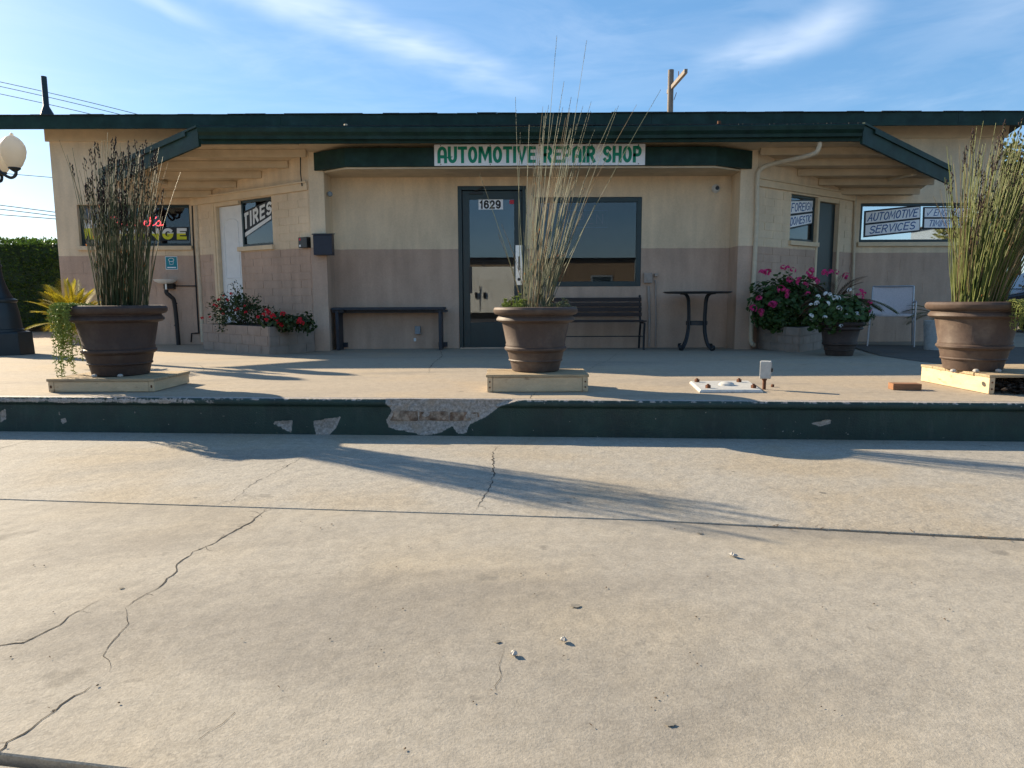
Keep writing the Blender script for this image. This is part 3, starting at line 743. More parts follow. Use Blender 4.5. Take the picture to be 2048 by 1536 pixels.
# left splay: door leaf far, window next to it (share the head)
aDL0 = inframe(FL, 433, 500)[0]; aDL1 = inframe(FL, 479, 450)[0]; aTW1 = inframe(FL, 545, 450)[0]
zTs = inframe(FL, 510, 492)[1]; zTh = inframe(FL, 500, 398)[1]
oLD = (aDL0, aDL1, ZG, zTh); oLW = (aDL1, aTW1, zTs, zTh)
aFW0 = inframe(FR_, 1580, 450)[0]; aFW1 = inframe(FR_, 1633, 450)[0]; aFD1 = inframe(FR_, 1675, 450)[0]
zFs = inframe(FR_, 1605, 483)[1]; zFh = inframe(FR_, 1610, 391)[1]
oRW = (aFW0, aFW1, zFs, zFh); oRD = (aFW1, aFD1, ZG, zFh)
wL = wall('wall', FML, LML, 3.55, [oWL], 'block_paint')
wR = wall('wall', FMR, LMR, 3.55, [oWR], 'block_paint')
wB = wall('wall', FBW, LBW, 2.93, [oD, oBW], 'stucco')
wSL = wall('wall', FL, LL, 2.90, [oLD, oLW], 'block_paint')
wSR = wall('wall', FR_, LR, 2.90, [oRW, oRD], 'block_paint')
# upper wall above the bay and the rest of the shell
mb = MB(); mb.box(CL.x, CR.x, YM, YM+.18, 2.8, 3.55); mb.build('wall', 'block_paint', shop)
mb = MB(); mb.box(XL-.02, XL+.16, YM+.18, 18.0, ZG-.05, 3.5); mb.build('wall', 'block_paint', shop)
mb = MB(); mb.box(XR-.16, XR+.02, YM+.18, 18.0, ZG-.05, 3.5); mb.build('wall', 'block_paint', shop)
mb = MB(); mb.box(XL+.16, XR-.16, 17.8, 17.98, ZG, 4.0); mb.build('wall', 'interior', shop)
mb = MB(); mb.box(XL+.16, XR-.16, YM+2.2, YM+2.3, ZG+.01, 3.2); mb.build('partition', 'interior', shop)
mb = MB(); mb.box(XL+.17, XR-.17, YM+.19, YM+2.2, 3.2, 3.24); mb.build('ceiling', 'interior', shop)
zbl = inframe(FL, 600, 374)[1]
blocks(wSL, FL, LL, ZG, zbl, [oLD, oLW, (LL-.02, LL+1, 0, 9)], .44, .115, proud=.0055, joint=.010)
blocks(wSR, FR_, LR, ZG, inframe(FR_, 1545, 378)[1], [oRW, oRD], .44, .115, proud=.0055, joint=.010)
blocks(wL, FML, LML, ZG, oWL[2]-.02, [], .40, .2, proud=.003)
blocks(wR, FMR, LMR, ZG, oWR[2]-.02, [], .40, .2, proud=.003)
# pillars
for x0, x1 in ((PLx0, PLx1), (PRx0, PRx1)):
    MB().box(x0-.004, x1, YP-.03, YW-.002, ZG-.02, 2.93).build('pillar', 'stucco', shop, bevel=.006)
# trim boards over the splayed walls
for fr, L, (pa, pb) in ((FL, LL, ((397,418),(612,372))), (FR_, LR, ((1525,367),(1703,408)))):
    a0, za = inframe(fr, *pa); a1, zb = inframe(fr, *pb); z = (za+zb)/2
    MB().fbox(fr, .0, L-.03, .004, .035, z, z+.10).build('lintel_board', 'tan_trim', shop, bevel=.004, fix=True)
    MB().fbox(fr, .0, L-.03, .002, .055, z+.10, z+.125).build('drip_ledge', 'tan_trim', shop, bevel=.004, fix=True)

# --- windows and doors
def window(fr, o, mglass, sill=True, fw=.045, depth=.10, mull=(), smat='tan_trim', fmat='green_frame', out=.05, ext=.05, sh=.07):
    a0, a1, z0, z1 = o; w = MB(); e = .003
    w.fbox(fr, a0+e, a0+fw, -depth, -depth+.05, z0+e, z1-e); w.fbox(fr, a1-fw, a1-e, -depth, -depth+.05, z0+e, z1-e)
    w.fbox(fr, a0+fw, a1-fw, -depth, -depth+.05, z1-fw, z1-e); w.fbox(fr, a0+fw, a1-fw, -depth, -depth+.05, z0+e, z0+fw)
    for m in mull: w.fbox(fr, a0+(a1-a0)*m-.02, a0+(a1-a0)*m+.02, -depth+.002, -depth+.048, z0+fw, z1-fw)
    win = w.build('window', fmat, shop, bevel=.003, fix=True)
    MB().fbox(fr, a0+fw-.01, a1-fw+.01, -depth+.018, -depth+.024, z0+fw-.01, z1-fw+.01).build('pane', mglass, win)
    if sill: MB().fbox(fr, a0-ext, a1+ext, .003, out, z0-sh, z0-.002).build('sill', smat, win, bevel=.005, fix=True)
    return win
window(FML, oWL, 'window_glass', ext=.02, depth=.11)
window(FMR, oWR, 'mirror_glass', ext=.03, depth=.07)
window(FBW, oBW, 'window_glass', sill=False, fw=.075, depth=.045)
window(FL, oLW, 'window_glass', depth=.09, ext=.03, fw=.04)
window(FR_, oRW, 'window_glass', depth=.09, ext=.03, fw=.04)
# front door
a0, a1, z0, z1 = oD
mb = MB(); mb.fbox(FBW, a0, a0+.06, -.12, .012, ZG+.004, z1); mb.fbox(FBW, a1-.06, a1, -.12, .012, ZG+.004, z1); mb.fbox(FBW, a0+.06, a1-.06, -.12, .012, z1-.06, z1)
dfr = mb.build('door_frame', 'green_frame', shop, bevel=.004, fix=True)
g0, gz1 = inframe(FBW, 938, 398); g1, gz0 = inframe(FBW, 1029, 645)
b0, b1, bz = a0+.066, a1-.066, z1-.066
mb = MB(); D0, D1 = -.075, -.03
mb.fbox(FBW, b0, g0, D0, D1, ZG+.014, bz); mb.fbox(FBW, g1, b1, D0, D1, ZG+.014, bz); mb.fbox(FBW, g0, g1, D0, D1, gz1, bz); mb.fbox(FBW, g0, g1, D0, D1, ZG+.014, gz0)
door = mb.build('door', 'green_frame', shop, bevel=.003, fix=True)
MB().fbox(FBW, g0-.008, g1+.008, -.056, -.050, gz0-.008, gz1+.008).build('pane', 'door_glass', door)
h0, hz1 = inframe(FBW, 1031, 490); h1, hz0 = inframe(FBW, 1045, 570)
MB().fbox(FBW, h0, h1, D1, D1+.008, hz0, hz1).build('pull_plate', 'steel', door, bevel=.002, fix=True)
hm = (h0+h1)/2
MB().tube([fpt(FBW, hm, D1+.006, hz1-.17), fpt(FBW, hm, D1+.05, hz1-.18), fpt(FBW, hm, D1+.05, hz1-.36), fpt(FBW, hm, D1+.006, hz1-.37)], .010, 8).build('handle', 'black_plastic', door)
MB().tube([fpt(FBW, hm, D1+.006, hz0+.085), fpt(FBW, hm, D1+.018, hz0+.085)], .024, 16).build('lock', 'black_plastic', door)
c0, cz = inframe(FBW, 940, 386); c1_, _ = inframe(FBW, 965, 386)
mb = MB().fbox(FBW, c0, c1_, D1, D1+.035, cz-.014, cz+.012); mb.tube([fpt(FBW,(c0+c1_)/2-.02,D1+.04,cz+.02), fpt(FBW,(c0+c1_)/2+.12,.03,z1-.02)], .008, 6)
mb.build('door_closer', 'black_plastic', door, fix=True)
p0, pz = inframe(FBW, 939, 560)
MB().fbox(FBW, g0-.012, g0+.028, D1, D1+.03, pz-.20, pz+.20).build('push_bar', 'black_plastic', door, bevel=.006, fix=True)
MB().fbox(FBW, a0+.01, a1-.01, -.14, .03, ZG+.001, ZG+.012).build('threshold', 'steel', shop)
# doors in the splayed walls
def leafdoor(fr, o, m, jm, inset):
    a0, a1, z0, z1 = o; j = MB(); j.fbox(fr, a0, a0+.05, -.12, .01, ZG+.004, z1); j.fbox(fr, a0+.05, a1, -.12, .008, z1-.05, z1)
    j.build('door_frame', jm, shop, fix=True)
    d = MB().fbox(fr, a0+.056, a1-.004, inset-.04, inset, ZG+.012, z1-.056).build('door', m, shop, bevel=.003, fix=True)
    return d
dL = leafdoor(FL, (aDL0, aDL1-.001, ZG, zTh), 'white_paint', 'tan_trim', -.05)
w_ = aDL1-aDL0-.06
for z0_, z1_ in ((.12,.86),(1.0,1.86)):
    mb = MB(); O = [(aDL0+.056+w_*.18, z0_), (aDL0+.056+w_*.82, z1_)]
    path = [fpt(FL, O[0][0], -.05, O[0][1]), fpt(FL, O[0][0], -.05, O[1][1])]
    path += [fpt(FL, (O[0][0]+O[1][0])/2-math.cos(t)*(O[1][0]-O[0][0])/2, -.05, O[1][1]+.07*math.sin(t)) for t in [math.pi*k/8 for k in range(1,8)]]
    path += [fpt(FL, O[1][0], -.05, O[1][1]), fpt(FL, O[1][0], -.05, O[0][1]), fpt(FL, O[0][0], -.05, O[0][1])]
    mb.tube(path, .009, 6, cap=False).build('panel_moulding', 'white_paint', dL)
leafdoor(FR_, (aFW1+.001, aFD1, ZG, zFh), 'green_frame', 'tan_trim', -.05)
a_, z_ = inframe(FR_, 1674, 450); 
MB().fbox(FR_, aFD1-.001, aFD1+.06, .0035, .02, ZG, zFh).build('door_trim', 'tan_trim', shop, fix=True)
MB().fbox(FL, aDL0-.06, aDL0+.001, .0035, .02, ZG, zTh).build('door_trim', 'tan_trim', shop, fix=True)

# --- upper roof
EV = 11.07
zt = at(1024, 227, EV).z; zb = at(1024, 254, EV).z
RL, RRt = -9.3, 10.7; tp = math.tan(R(14.1)); RY = 14.6
mb = MB()
def rz(y): return zt+(y-EV)*tp if y <= RY else zt+(RY-EV)*tp-(y-RY)*tp
poly = [(EV+.03, rz(EV+.03)), (RY, rz(RY)), (18.5, rz(18.5)), (18.5, rz(18.5)-.14), (RY, rz(RY)-.14), (EV+.03, rz(EV+.03)-.14)]
mb.add([(RL,y,z-.004) for y,z in poly]+[(RRt,y,z-.004) for y,z in poly], [(0,1,2,3,4,5)[::-1], (6,7,8,9,10,11)]+[(i,(i+1)%6,6+(i+1)%6,6+i) for i in range(6)])
roof = mb.build('roof', 'roofing', shop, fix=True)
mb = MB(); nx = 60
for i in range(nx):      # fascia boards in lengths, with a ragged shingle edge on top
    pass
for x0, x1 in ((RL,-3.6),(-3.6,2.2),(2.2,7.0),(7.0,RRt)):
    MB().box(x0+.001, x1-.001, EV, EV+.03, zb, zt-.004).build('fascia_board', 'green_trim', roof, bevel=.003)
mb = MB(); x = RL
while x < RRt:
    w = rnd.uniform(.25,.34); mb.box(x, min(x+w-.004, RRt), EV-.022+jit(.006), EV+.2, zt-.003+jit(.002), zt+.009+jit(.006)); x += w
mb.build('shingle_edge', 'roofing', roof)
zf0 = at(1024, 280, YM).z
MB().fbox(FML, -.05, LML, .003, .03, zf0, 3.50).build('frieze', 'tan_trim', shop)
MB().fbox(FMR, 0, LMR+.05, .003, .03, zf0, 3.50).build('frieze', 'tan_trim', shop)

# --- canopy over the bay
A = at(400, 256, YC); B = at(1722, 247, YC); C_ = at(1896, 338, YCB); D_ = at(203, 340, YCB)
zF = (A.z+B.z)/2; zK = (C_.z+D_.z)/2
def cz_(x, y): return zF+(zK-zF)*(y-YC)/(YCB-YC)
deckpoly = [(A.x,YC),(B.x,YC),(C_.x,YCB),(C_.x,YM-.002),(D_.x,YM-.002),(D_.x,YCB)]
canopy = MB().prism(deckpoly, lambda x,y: cz_(x,y)-.045, lambda x,y: cz_(x,y)-.008).build('canopy', 'soffit', shop, fix=True)
def inset_(P, k): 
    c = Vector(((A.x+B.x)/2, 10.4)); return [tuple(Vector(p)+(c-Vector(p)).normalized()*k) for p in P]
MB().prism(inset_(deckpoly,-.03), lambda x,y: cz_(x,y)-.008, lambda x,y: cz_(x,y)+.012).build('roofing_sheet', 'roofing', canopy, fix=True)
# side fascias
for P, Q, sg in ((D_, A, 1), (B, C_, -1)):
    fr, L = frame(Vector((P.x,P.y,0)), Vector((Q.x,Q.y,0)))
    zP, zQ = cz_(P.x,P.y), cz_(Q.x,Q.y)
    def pl(t, d, z): return fpt(fr, t, d, (zP+(zQ-zP)*t/L)+z)
    MB().sweep([(0,-.25),(.035,-.25),(.035,-.012),(0,-.012)], pl, (0, L)).build('fascia_board', 'green_trim', canopy, fix=True)
    MB().sweep([(-.03,-.010),(.055,-.010),(.055,.018),(-.03,.018)], pl, (.0, L)).build('drip_edge', 'green_trim', canopy, fix=True)
    MB().sweep([(.035,-.06),(.060,-.06),(.060,-.012),(.035,-.012)], pl, (.0, L-.25) if sg > 0 else (.25, L)).build('trim_strip', 'green_trim', canopy, fix=True)
# front fascia and gutter
MB().box(A.x, B.x, YC-.002, YC+.03, zF-.215, zF-.012).build('fascia_board', 'green_trim', canopy)
gp = [(0,-.02),(.115,-.02),(.12,-.035),(.11,-.085),(.07,-.125),(.065,-.165),(0,-.165)]
mb = MB(); 
mb.sweep(gp, lambda t,d,z: Vector((t, YC-.004-d, zF+z-.02*(1-(2*(t-A.x)/(B.x-A.x)-1)**2))), [A.x+.01, (A.x+B.x)/2]); mb.sweep(gp, lambda t,d,z: Vector((t, YC-.004-d, zF+z-.02*(1-(2*(t-A.x)/(B.x-A.x)-1)**2))), [(A.x+B.x)/2+.002, B.x-.01])
mb.build('gutter', 'green_trim', canopy, fix=True)
mb = MB()
for i in range(150):     # crumbled edge of the roofing sheet
    x = A.x+(B.x-A.x)*(i+.5)/150; h = .003+.012*max(0, noise.noise(Vector((x*7,0,0)))+.1)
    mb.box(x-.026, x+.026, YC-.03+jit(.01), YC+.02, zF-.006, zF+.010+h-.02*(1-(2*(x-A.x)/(B.x-A.x)-1)**2))
mb.build('roofing_edge', 'roofing', canopy)
for px, py, m in ((692,252,'pipe_tan'), (1438,246,'rust')):
    p = at(px, py+8, YC+.15); MB().tube([p, p+Vector((0,0,.075))], .024, 12).build('vent_stub', m, canopy)
p = at(1050, 246, YC+.6); 
# exposed rafters under the two ends
for yy in (9.56, 9.90, 10.24, 10.58, 10.92, 11.28):
    t = min(1, (yy-YC)/(YCB-YC))
    xl = A.x+(D_.x-A.x)*t; xr = B.x+(C_.x-B.x)*t
    def wx(fr, L):
        O,u,n = fr; k = (yy-O.y)/u.y; return (O+u*k).x
    il = PLx0 if yy < YP else wx(FL, LL); ir = PRx1 if yy < YP else wx(FR_, LR)
    z = cz_(0,yy)-.045
    MB().box(xl+.05, il-.002, yy-.022, yy+.022, z-.10, z-.001).build('rafter', 'soffit', canopy)
    MB().box(ir+.002, xr-.05, yy-.022, yy+.022, z-.10, z-.001).build('rafter', 'soffit', canopy)
# boxed beam that carries the sign
bl = at(690,333,YBM); br = at(1432,331,YBM); el = at(629,341,YP-.01); er = at(1503,336,YP-.01)
zb0 = (bl.z+br.z)/2; zb1 = zF-.046
MB().prism([(el.x,YP-.035),(bl.x,YBM),(br.x,YBM),(er.x,YP-.035)], zb0, cz_(0,10.0)-.047).build('beam', 'green_trim', shop, bevel=.004, fix=True)
MB().prism([(PLx1+.002,YP-.02),(bl.x,YBM+.03),(br.x,YBM+.03),(PRx0-.002,YP-.02),(PRx0-.002,YW-.002),(PLx1+.002,YW-.002)], zb0-.025, zb0-.002).build('soffit', 'soffit', shop, fix=True)

# --- pipes
def pipe(name, pts, r, m, parent=shop, n=10, sm=3): return MB().tube(smoothpath(pts, sm), r, n).build(name, m, parent)
pt = lambda x,y,Y: at(x,y,Y)
pipe('downspout', [pt(1639,283,YC+.05), pt(1637,296,YC+.05), pt(1622,310,YC+.12), pt(1545,328,YP-.10), pt(1522,338,YP-.07), pt(1515,358,YP-.06), pt(1513,450,YP-.06), pt(1505,600,YP-.06), pt(1502,670,YP-.06), pt(1503,685,YP-.08), pt(1508,690,YP-.14)], .032, 'pipe_tan')
pipe('downspout', [pt(1830,348,YCB-.25), pt(1812,352,YCB-.2), pt(1732,370,YM-.1), pt(1716,376,YM-.07), pt(1711,390,YM-.06), pt(1708,500,YM-.06), pt(1703,640,YM-.06), pt(1700,684,YM-.06)], .022, 'pipe_tan')
pipe('downspout', [pt(285,352,YCB-.25), pt(300,356,YCB-.2), pt(370,378,YM-.1), pt(386,385,YM-.08), pt(394,402,YM-.07), pt(396,500,YM-.07), pt(402,600,YM-.07), pt(406,684,YM-.07)], .034, 'pipe_tan')
pipe('conduit', [pt(384,400,YM-.015), pt(386,470,YM-.015), pt(390,540,YM-.015), pt(397,662,YM-.015), pt(398,667,YM-.015)], .011, 'dark_pipe', sm=1)
pipe('conduit', [pt(398,666,YM-.015), pt(383,667,YM-.015), pt(382,684,YM-.015)], .012, 'dark_pipe', sm=1)
pipe('conduit', [pt(601,302,YP+.02), pt(601,345,YP+.02), pt(604,372,YP+.02)], .008, 'dark_pipe', sm=1)
pipe('conduit', [pt(1297,572,YW-.03), pt(1299,630,YW-.03), pt(1298,693,YW-.03)], .019, 'pipe_taupe', sm=1)
pipe('conduit', [pt(1311,560,YW-.02), pt(1312,630,YW-.02), pt(1311,693,YW-.02)], .012, 'pipe_taupe', sm=1)
p = at(1296, 556, YW)
MB().box(p.x-.07, p.x+.055, YW-.07, YW-.002, p.z-.075, p.z+.075).build('junction_box', 'pipe_taupe', shop, bevel=.008)
MB().tube([(p.x, YW-.07, p.z), (p.x, YW-.085, p.z)], .042, 16).build('junction_cover', 'pipe_taupe', shop)
p = at(1311, 550, YW); MB().cbox((p.x, YW-.035, p.z), .05, .06, .05).build('valve', 'pipe_taupe', shop, bevel=.01)
p = at(836, 660, YW); ob = MB().cbox((p.x, YW-.03, p.z), .085, .055, .12).build('outlet_box', 'grey_box', shop, bevel=.006)
p = at(831, 679, YW); MB().cbox((p.x, YW-.05, p.z), .035, .03, .05).build('plug', 'white_paint', ob, bevel=.006)
p = at(664, 388, YW)     # small eyeball flood light by the left pillar
p = at(657, 388, YP+.1); MB().lathe((PLx1+.045, YP+.1, p.z), [(.006,-.04),(.030,-.028),(.041,0),(.030,.028),(.006,.04)], 16).build('wall_light', 'grey_box', shop)
# roof vent pipe, left
VY = 12.2; p = at(95, 228, VY); q = at(88, 153, VY)
vz = rz(VY)
MB().tube([(p.x,VY,vz-.02), (p.x-.005,VY,vz+.04), (p.x-.01,VY,vz+.16), (p.x-.01,VY,q.z)], [.115,.10,.046,.044], 14).build('roof_vent', 'lamp_green', shop)

# ================================================================== SIGNS
def board(name, label, cat, fr, a0, a1, z0, z1, d, th, m, bev=.003):
    o = MB().fbox(fr, a0, a1, d, d+th, z0, z1).build(name, m, None, bevel=bev, fix=True); return tag(o, label, cat)
FBM = (Vector((0,YBM,0)), Vector((1,0,0)), Vector((0,-1,0)))
s0, z1 = inframe(FBM, 868, 289, .012); s1, z0 = inframe(FBM, 1290, 330, .012)
sign = board('shop_sign', 'long white AUTOMOTIVE REPAIR SHOP sign with green lettering on the canopy beam', 'sign', FBM, s0, s1, z0, z1, .002, .010, 'sign_white')
la, lz0 = inframe(FBM, 875, 326, .013); lb, _ = inframe(FBM, 1283, 326, .013); _, lz1 = inframe(FBM, 1000, 292, .013)
lettering(sign, 'sign_green', 'AUTOMOTIVE REPAIR SHOP', lz1-lz0, lb-la, .043, lambda a,b,d: fpt(FBM, la+a, .0132+d, lz0-.004+b), gap=.48, caps=True)
for i in range(5):
    for z in (z0+.018, z1-.018):
        c = fpt(FBM, s0+.09+(s1-s0-.18)*i/4, 0, z); MB().tube([c+Vector((0,-.0125,0)), c+Vector((0,-.0165,0))], .007, 8).build('screw', 'rust', sign)
# house number and sticker on the door glass
a0, z1 = inframe(FBW, 957, 399, -.049); a1, z0 = inframe(FBW, 1006, 419, -.049)
num = board('number_plate', 'white 1629 house number on the front door glass', 'sign', FBW, a0, a1, z0, z1, -.0495, .002, 'sign_white', .0005)
lettering(num, 'ink', '1629', (z1-z0)*.86, (a1-a0)*.86, .026, lambda a,b,d: fpt(FBW, a0+(a1-a0)*.05+a, -.047+d, z0+(z1-z0)*.07+b), gap=.42, caps=True)
a0, z1 = inframe(FBW, 1019, 400, -.049); a1, z0 = inframe(FBW, 1028, 408, -.049)
board('sticker', 'small red sticker in the top corner of the front door glass', 'sticker', FBW, a0, a1, z0, z1, -.0495, .002, 'red_sticker', 0)
# TIRES on the left splayed window (slanted board)
def slanted(name, label, fr, pix, d, th, m, shrink=0):
    P = [onp(x, y, fr[0]+fr[2]*d, fr[2]) for x, y in pix]; Q = [p+fr[2]*th for p in P]
    o = MB().add([tuple(p) for p in P+Q], [(3,2,1,0),(4,5,6,7),(0,1,5,4),(1,2,6,5),(2,3,7,6),(3,0,4,7)]).build(name, m, None, fix=True)
    def place(u, v, dd, w=None):
        b = P[0].lerp(P[1], u); t = P[3].lerp(P[2], u); return b.lerp(t, v)+fr[2]*(th+dd)
    W = ((P[1]-P[0]).length+(P[2]-P[3]).length)/2; Hh = ((P[3]-P[0]).length+(P[2]-P[1]).length)/2
    return o, place, W, Hh
o, pl, W, Hh = slanted('window_sign', '', FL, [(488,477),(543,440),(543,398),(486,424)], -.068, .004, 'sign_black')
tag(o, 'dark TIRES sign with white block letters in the window beside the white door', 'sign')
lettering(o, 'white_paint', 'TIRES', Hh*.62, W*1.02, .044, lambda a,b,d: pl(a/W-.0, .30+b/Hh, .001+d), gap=.55, caps=True)
mb = MB(); mb.add([tuple(pl(u,v,.0012)) for u,v in ((.05,.02),(1,.05),(1,.22),(.05,.18))], [(0,1,2,3)]); mb.build('underline', 'white_paint', o)
# OIL CHANGE
o, pl, W, Hh = slanted('window_sign', '', FML, [(158,481),(202,481),(202,438),(158,438)], -.085, .004, 'sign_black')
tag(o, 'black OIL sign with white and yellow letters in the low window behind the reeds', 'sign')
lettering(o, ('white_paint','sign_yellow',Hh*.52), 'OIL', Hh*.9, W*.9, .065, lambda a,b,d: pl(.05+a/W, .05+b/Hh, .001+d), gap=.7, caps=True)
o, pl, W, Hh = slanted('window_sign', '', FML, [(206,482),(377,481),(377,454),(206,455)], -.085, .004, 'sign_black')
tag(o, 'long black CHANGE sign with white and yellow letters under the red neon', 'sign')
lettering(o, ('white_paint','sign_yellow',Hh*.45), 'CHANGE', Hh*.84, W*.96, .050, lambda a,b,d: pl(.02+a/W, .08+b/Hh, .001+d), gap=.60, caps=True)
# red neon script: loops that read like a handwritten name
def neon(name, fr, d, px0, px1, py0, py1, strokes, r, m):
    a0, z1 = inframe(fr, px0, py0, d); a1, z0 = inframe(fr, px1, py1, d); mb = MB()
    for st in strokes:
        mb.tube([fpt(fr, a0+(a1-a0)*x, d, z0+(z1-z0)*y) for x,y in [(v.x,v.y) for v in smoothpath([(p[0],p[1],0) for p in st], 5)]], r, 6)
    return mb
scr = [[(.0,.1),(.04,.0),(.09,.1),(.07,.85),(.02,.95),(.0,.75),(.08,1.0),(.17,.85),(.16,.45),(.09,.1)],
       [(.32,.5),(.27,.45),(.24,.15),(.28,.02),(.33,.2),(.34,.5),(.34,.1),(.38,.05)],
       [(.38,.05),(.43,.5),(.45,.6),(.48,.5),(.47,.15),(.5,.05),(.54,.3),(.56,.6),(.6,.5),(.59,.12),(.63,.05)],
       [(.63,.05),(.68,.3),(.70,.5),(.67,.55),(.65,.2),(.70,.0),(.74,.1)],
       [(.74,.1),(.80,.8),(.79,1.0),(.76,.8),(.77,.1),(.82,.1)], [(.88,1.0),(.86,.8)],
       [(.84,.1),(.92,.6),(.95,.3),(.92,.02),(.87,.1)], [(.95,.05),(1.0,.15)]]
nb = neon('neon', FML, -.145, 216, 327, 434, 452, scr, .006, 'neon_red').build('neon_sign', 'neon_red')
tag(nb, 'glowing red neon script in the low window behind the reeds', 'neon sign')
# dead OPEN neon in the front window
a0, z1 = inframe(FBW, 1136, 428, -.16); a1, z0 = inframe(FBW, 1206, 448, -.16)
op_o = thing('neon_sign', 'unlit OPEN neon sign hanging inside the front window', 'neon sign', fpt(FBW, (a0+a1)/2, -.16, z0-.05))
mb = MB()
lettering(op_o, 'neon_off', 'OPEN', z1-z0, a1-a0, .012, lambda a,b,d: fpt(FBW, a0+a, -.16+d, z0+b), gap=.5, caps=True)
mb.tube([fpt(FBW, x, -.16, z) for x,z in ((a0-.06,z0-.05),(a1+.06,z0-.05),(a1+.06,z1+.05),(a0-.06,z1+.05),(a0-.06,z0-.05))], .006, 6); mb.build('border_tube', 'neon_off_blue', op_o)
# brush-lettered boards on the right
def brush_sign(label, fr, frame_px, rows, d, st, cols=None):
    o, pl, W, Hh = slanted('window_sign', '', fr, frame_px, d, .006, 'sign_black'); tag(o, label, 'sign')
    for (v0, v1, txt, u0, u1, shear) in rows:
        e = .025
        p = [pl(e,v0,.001), pl(1-e*.6,v0,.001), pl(1-e*.6,v1,.001), pl(e,v1,.001)]
        pn = MB().add([tuple(q) for q in p], [(0,1,2,3)]).build('white_panel', 'sign_white', o)
        hh = (v1-v0)*Hh*.74
        lettering(o, 'sign_blue', txt, hh, (u1-u0)*W, st, lambda a,b,dd: pl(u0+a/W, v0+(v1-v0)*.13+b/Hh, .0018+dd), gap=.30, shear=shear, caps=True, wob=.03)
    return o
brush_sign('slanted AUTOMOTIVE SERVICES board with blue brush lettering in the long window', FMR, [(1727,475),(1840,463),(1841,410),(1729,422)],
   [(.06,.46,'SERVICES',.09,.93,.25), (.53,.94,'aUTOmOTIVE',.05,.97,.25)], -.042, .017)
brush_sign('ENGINE and TIMING board with blue brush lettering in the long window behind the reeds', FMR, [(1845,458),(1950,458),(1950,414),(1847,414)],
   [(.06,.46,'TImING BELTS',.10,.97,.28), (.54,.94,'v ENGINE DIaG',.06,.97,.28)], -.042, .012)
brush_sign('FOREIGN DOMESTIC board with blue brush lettering beside the green door', FR_, [(1578,459),(1627,448),(1629,400),(1579,401)],
   [(.06,.46,'DOmESTIC',.02,.90,.18), (.54,.97,'FOREIGN',.05,.96,.18)], -.062, .017)
# teal notice on the left wall
FM0 = FML
a0, z1 = inframe(FM0, 330, 513, .008); a1, z0 = inframe(FM0, 356, 539, .008)
o = board('notice', 'small teal notice with white border above the wash basin', 'sign', FM0, a0, a1, z0, z1, .005, .004, 'sign_white', .001)
MB().fbox(FM0, a0+.008, a1-.008, .009, .0105, z0+.008, z1-.008).build('face', 'teal', o)
am, zm = (a0+a1)/2, (z0+z1)/2+.03
mb = MB(); mb.tube([fpt(FM0, am+.045*math.cos(t), .011, zm+.022+.028*math.sin(t)) for t in [k*2*math.pi/16 for k in range(17)]], .004, 5, cap=False)
mb.tube([fpt(FM0, am-.035, .011, zm), fpt(FM0, am-.025, .011, zm-.055), fpt(FM0, am+.025, .011, zm-.055), fpt(FM0, am+.035, .011, zm)], .004, 5)
mb.fbox(FM0, a0+.03, a1-.03, .0105, .012, z0+.026, z0+.042); mb.build('symbol', 'sign_white', o)

# ================================================================== THINGS ON THE WALLS
# wash basin with black waste pipe
p = at(331, 562, YM-.16); base = at(350, 689, YM-.1)
b_ = thing('wash_basin', 'white wall basin on a black waste pipe under the teal notice', 'basin', (p.x, YM-.16, ZG))
MB().lathe((p.x, YM-.17, p.z-.045), [(.02,.0),(.10,.007),(.155,.034),(.18,.07),(.172,.07),(.145,.038),(.09,.016),(.01,.014)], 28).build('bowl', 'white_paint', b_)
MB().fbox(FML, inframe(FML,333,575)[0], inframe(FML,352,575)[0], .006, .10, inframe(FML,340,578)[1], inframe(FML,340,568)[1]).build('bracket', 'dark_pipe', b_, fix=True)
MB().tube([(p.x+.01,YM-.17,p.z-.045),(p.x+.01,YM-.17,p.z-.15)], .018, 10).build('tailpiece', 'steel', b_)
MB().tube(smoothpath([(p.x+.01,YM-.17,p.z-.14), (p.x+.012,YM-.17,p.z-.20), (p.x+.07,YM-.15,p.z-.26), (p.x+.10,YM-.12,p.z-.33), (p.x+.11,YM-.10,p.z-.6), (p.x+.12,YM-.10,ZG)], 4), .034, 10).build('waste_pipe', 'dark_pipe', b_)
for z in (p.z-.38, .22): MB().tube([(p.x+.105,YM-.10,z),(p.x+.105,YM-.10,z+.02)], .037, 12).build('pipe_collar', 'dark_pipe', b_)
MB().tube([fpt(FML, inframe(FML,350,572)[0], .02, inframe(FML,350,572)[1]), fpt(FML, inframe(FML,392,572)[0], .02, inframe(FML,392,572)[1])], .009, 8).build('supply_pipe', 'dark_pipe', b_)
# letter box on the left pillar
a_ = at(627, 510, YP-.17); c_ = at(663, 468, YP-.17)
o = MB().prism([(a_.x,YP-.17),(c_.x,YP-.17),(c_.x,YP-.035),(a_.x,YP-.035)], a_.z, lambda x,y: c_.z-.012+(y-(YP-.17))*.12).build('letter_box', 'mail_navy', None, bevel=.006, fix=True)
tag(o, 'dark navy letter box with sloping lid on the tan pillar', 'letter box')
MB().prism([(a_.x-.012,YP-.185),(c_.x+.012,YP-.185),(c_.x+.012,YP-.035),(a_.x-.012,YP-.035)], lambda x,y: c_.z-.010+(y-(YP-.17))*.12, lambda x,y: c_.z+.006+(y-(YP-.17))*.12).build('lid', 'mail_navy', o, bevel=.003, fix=True)
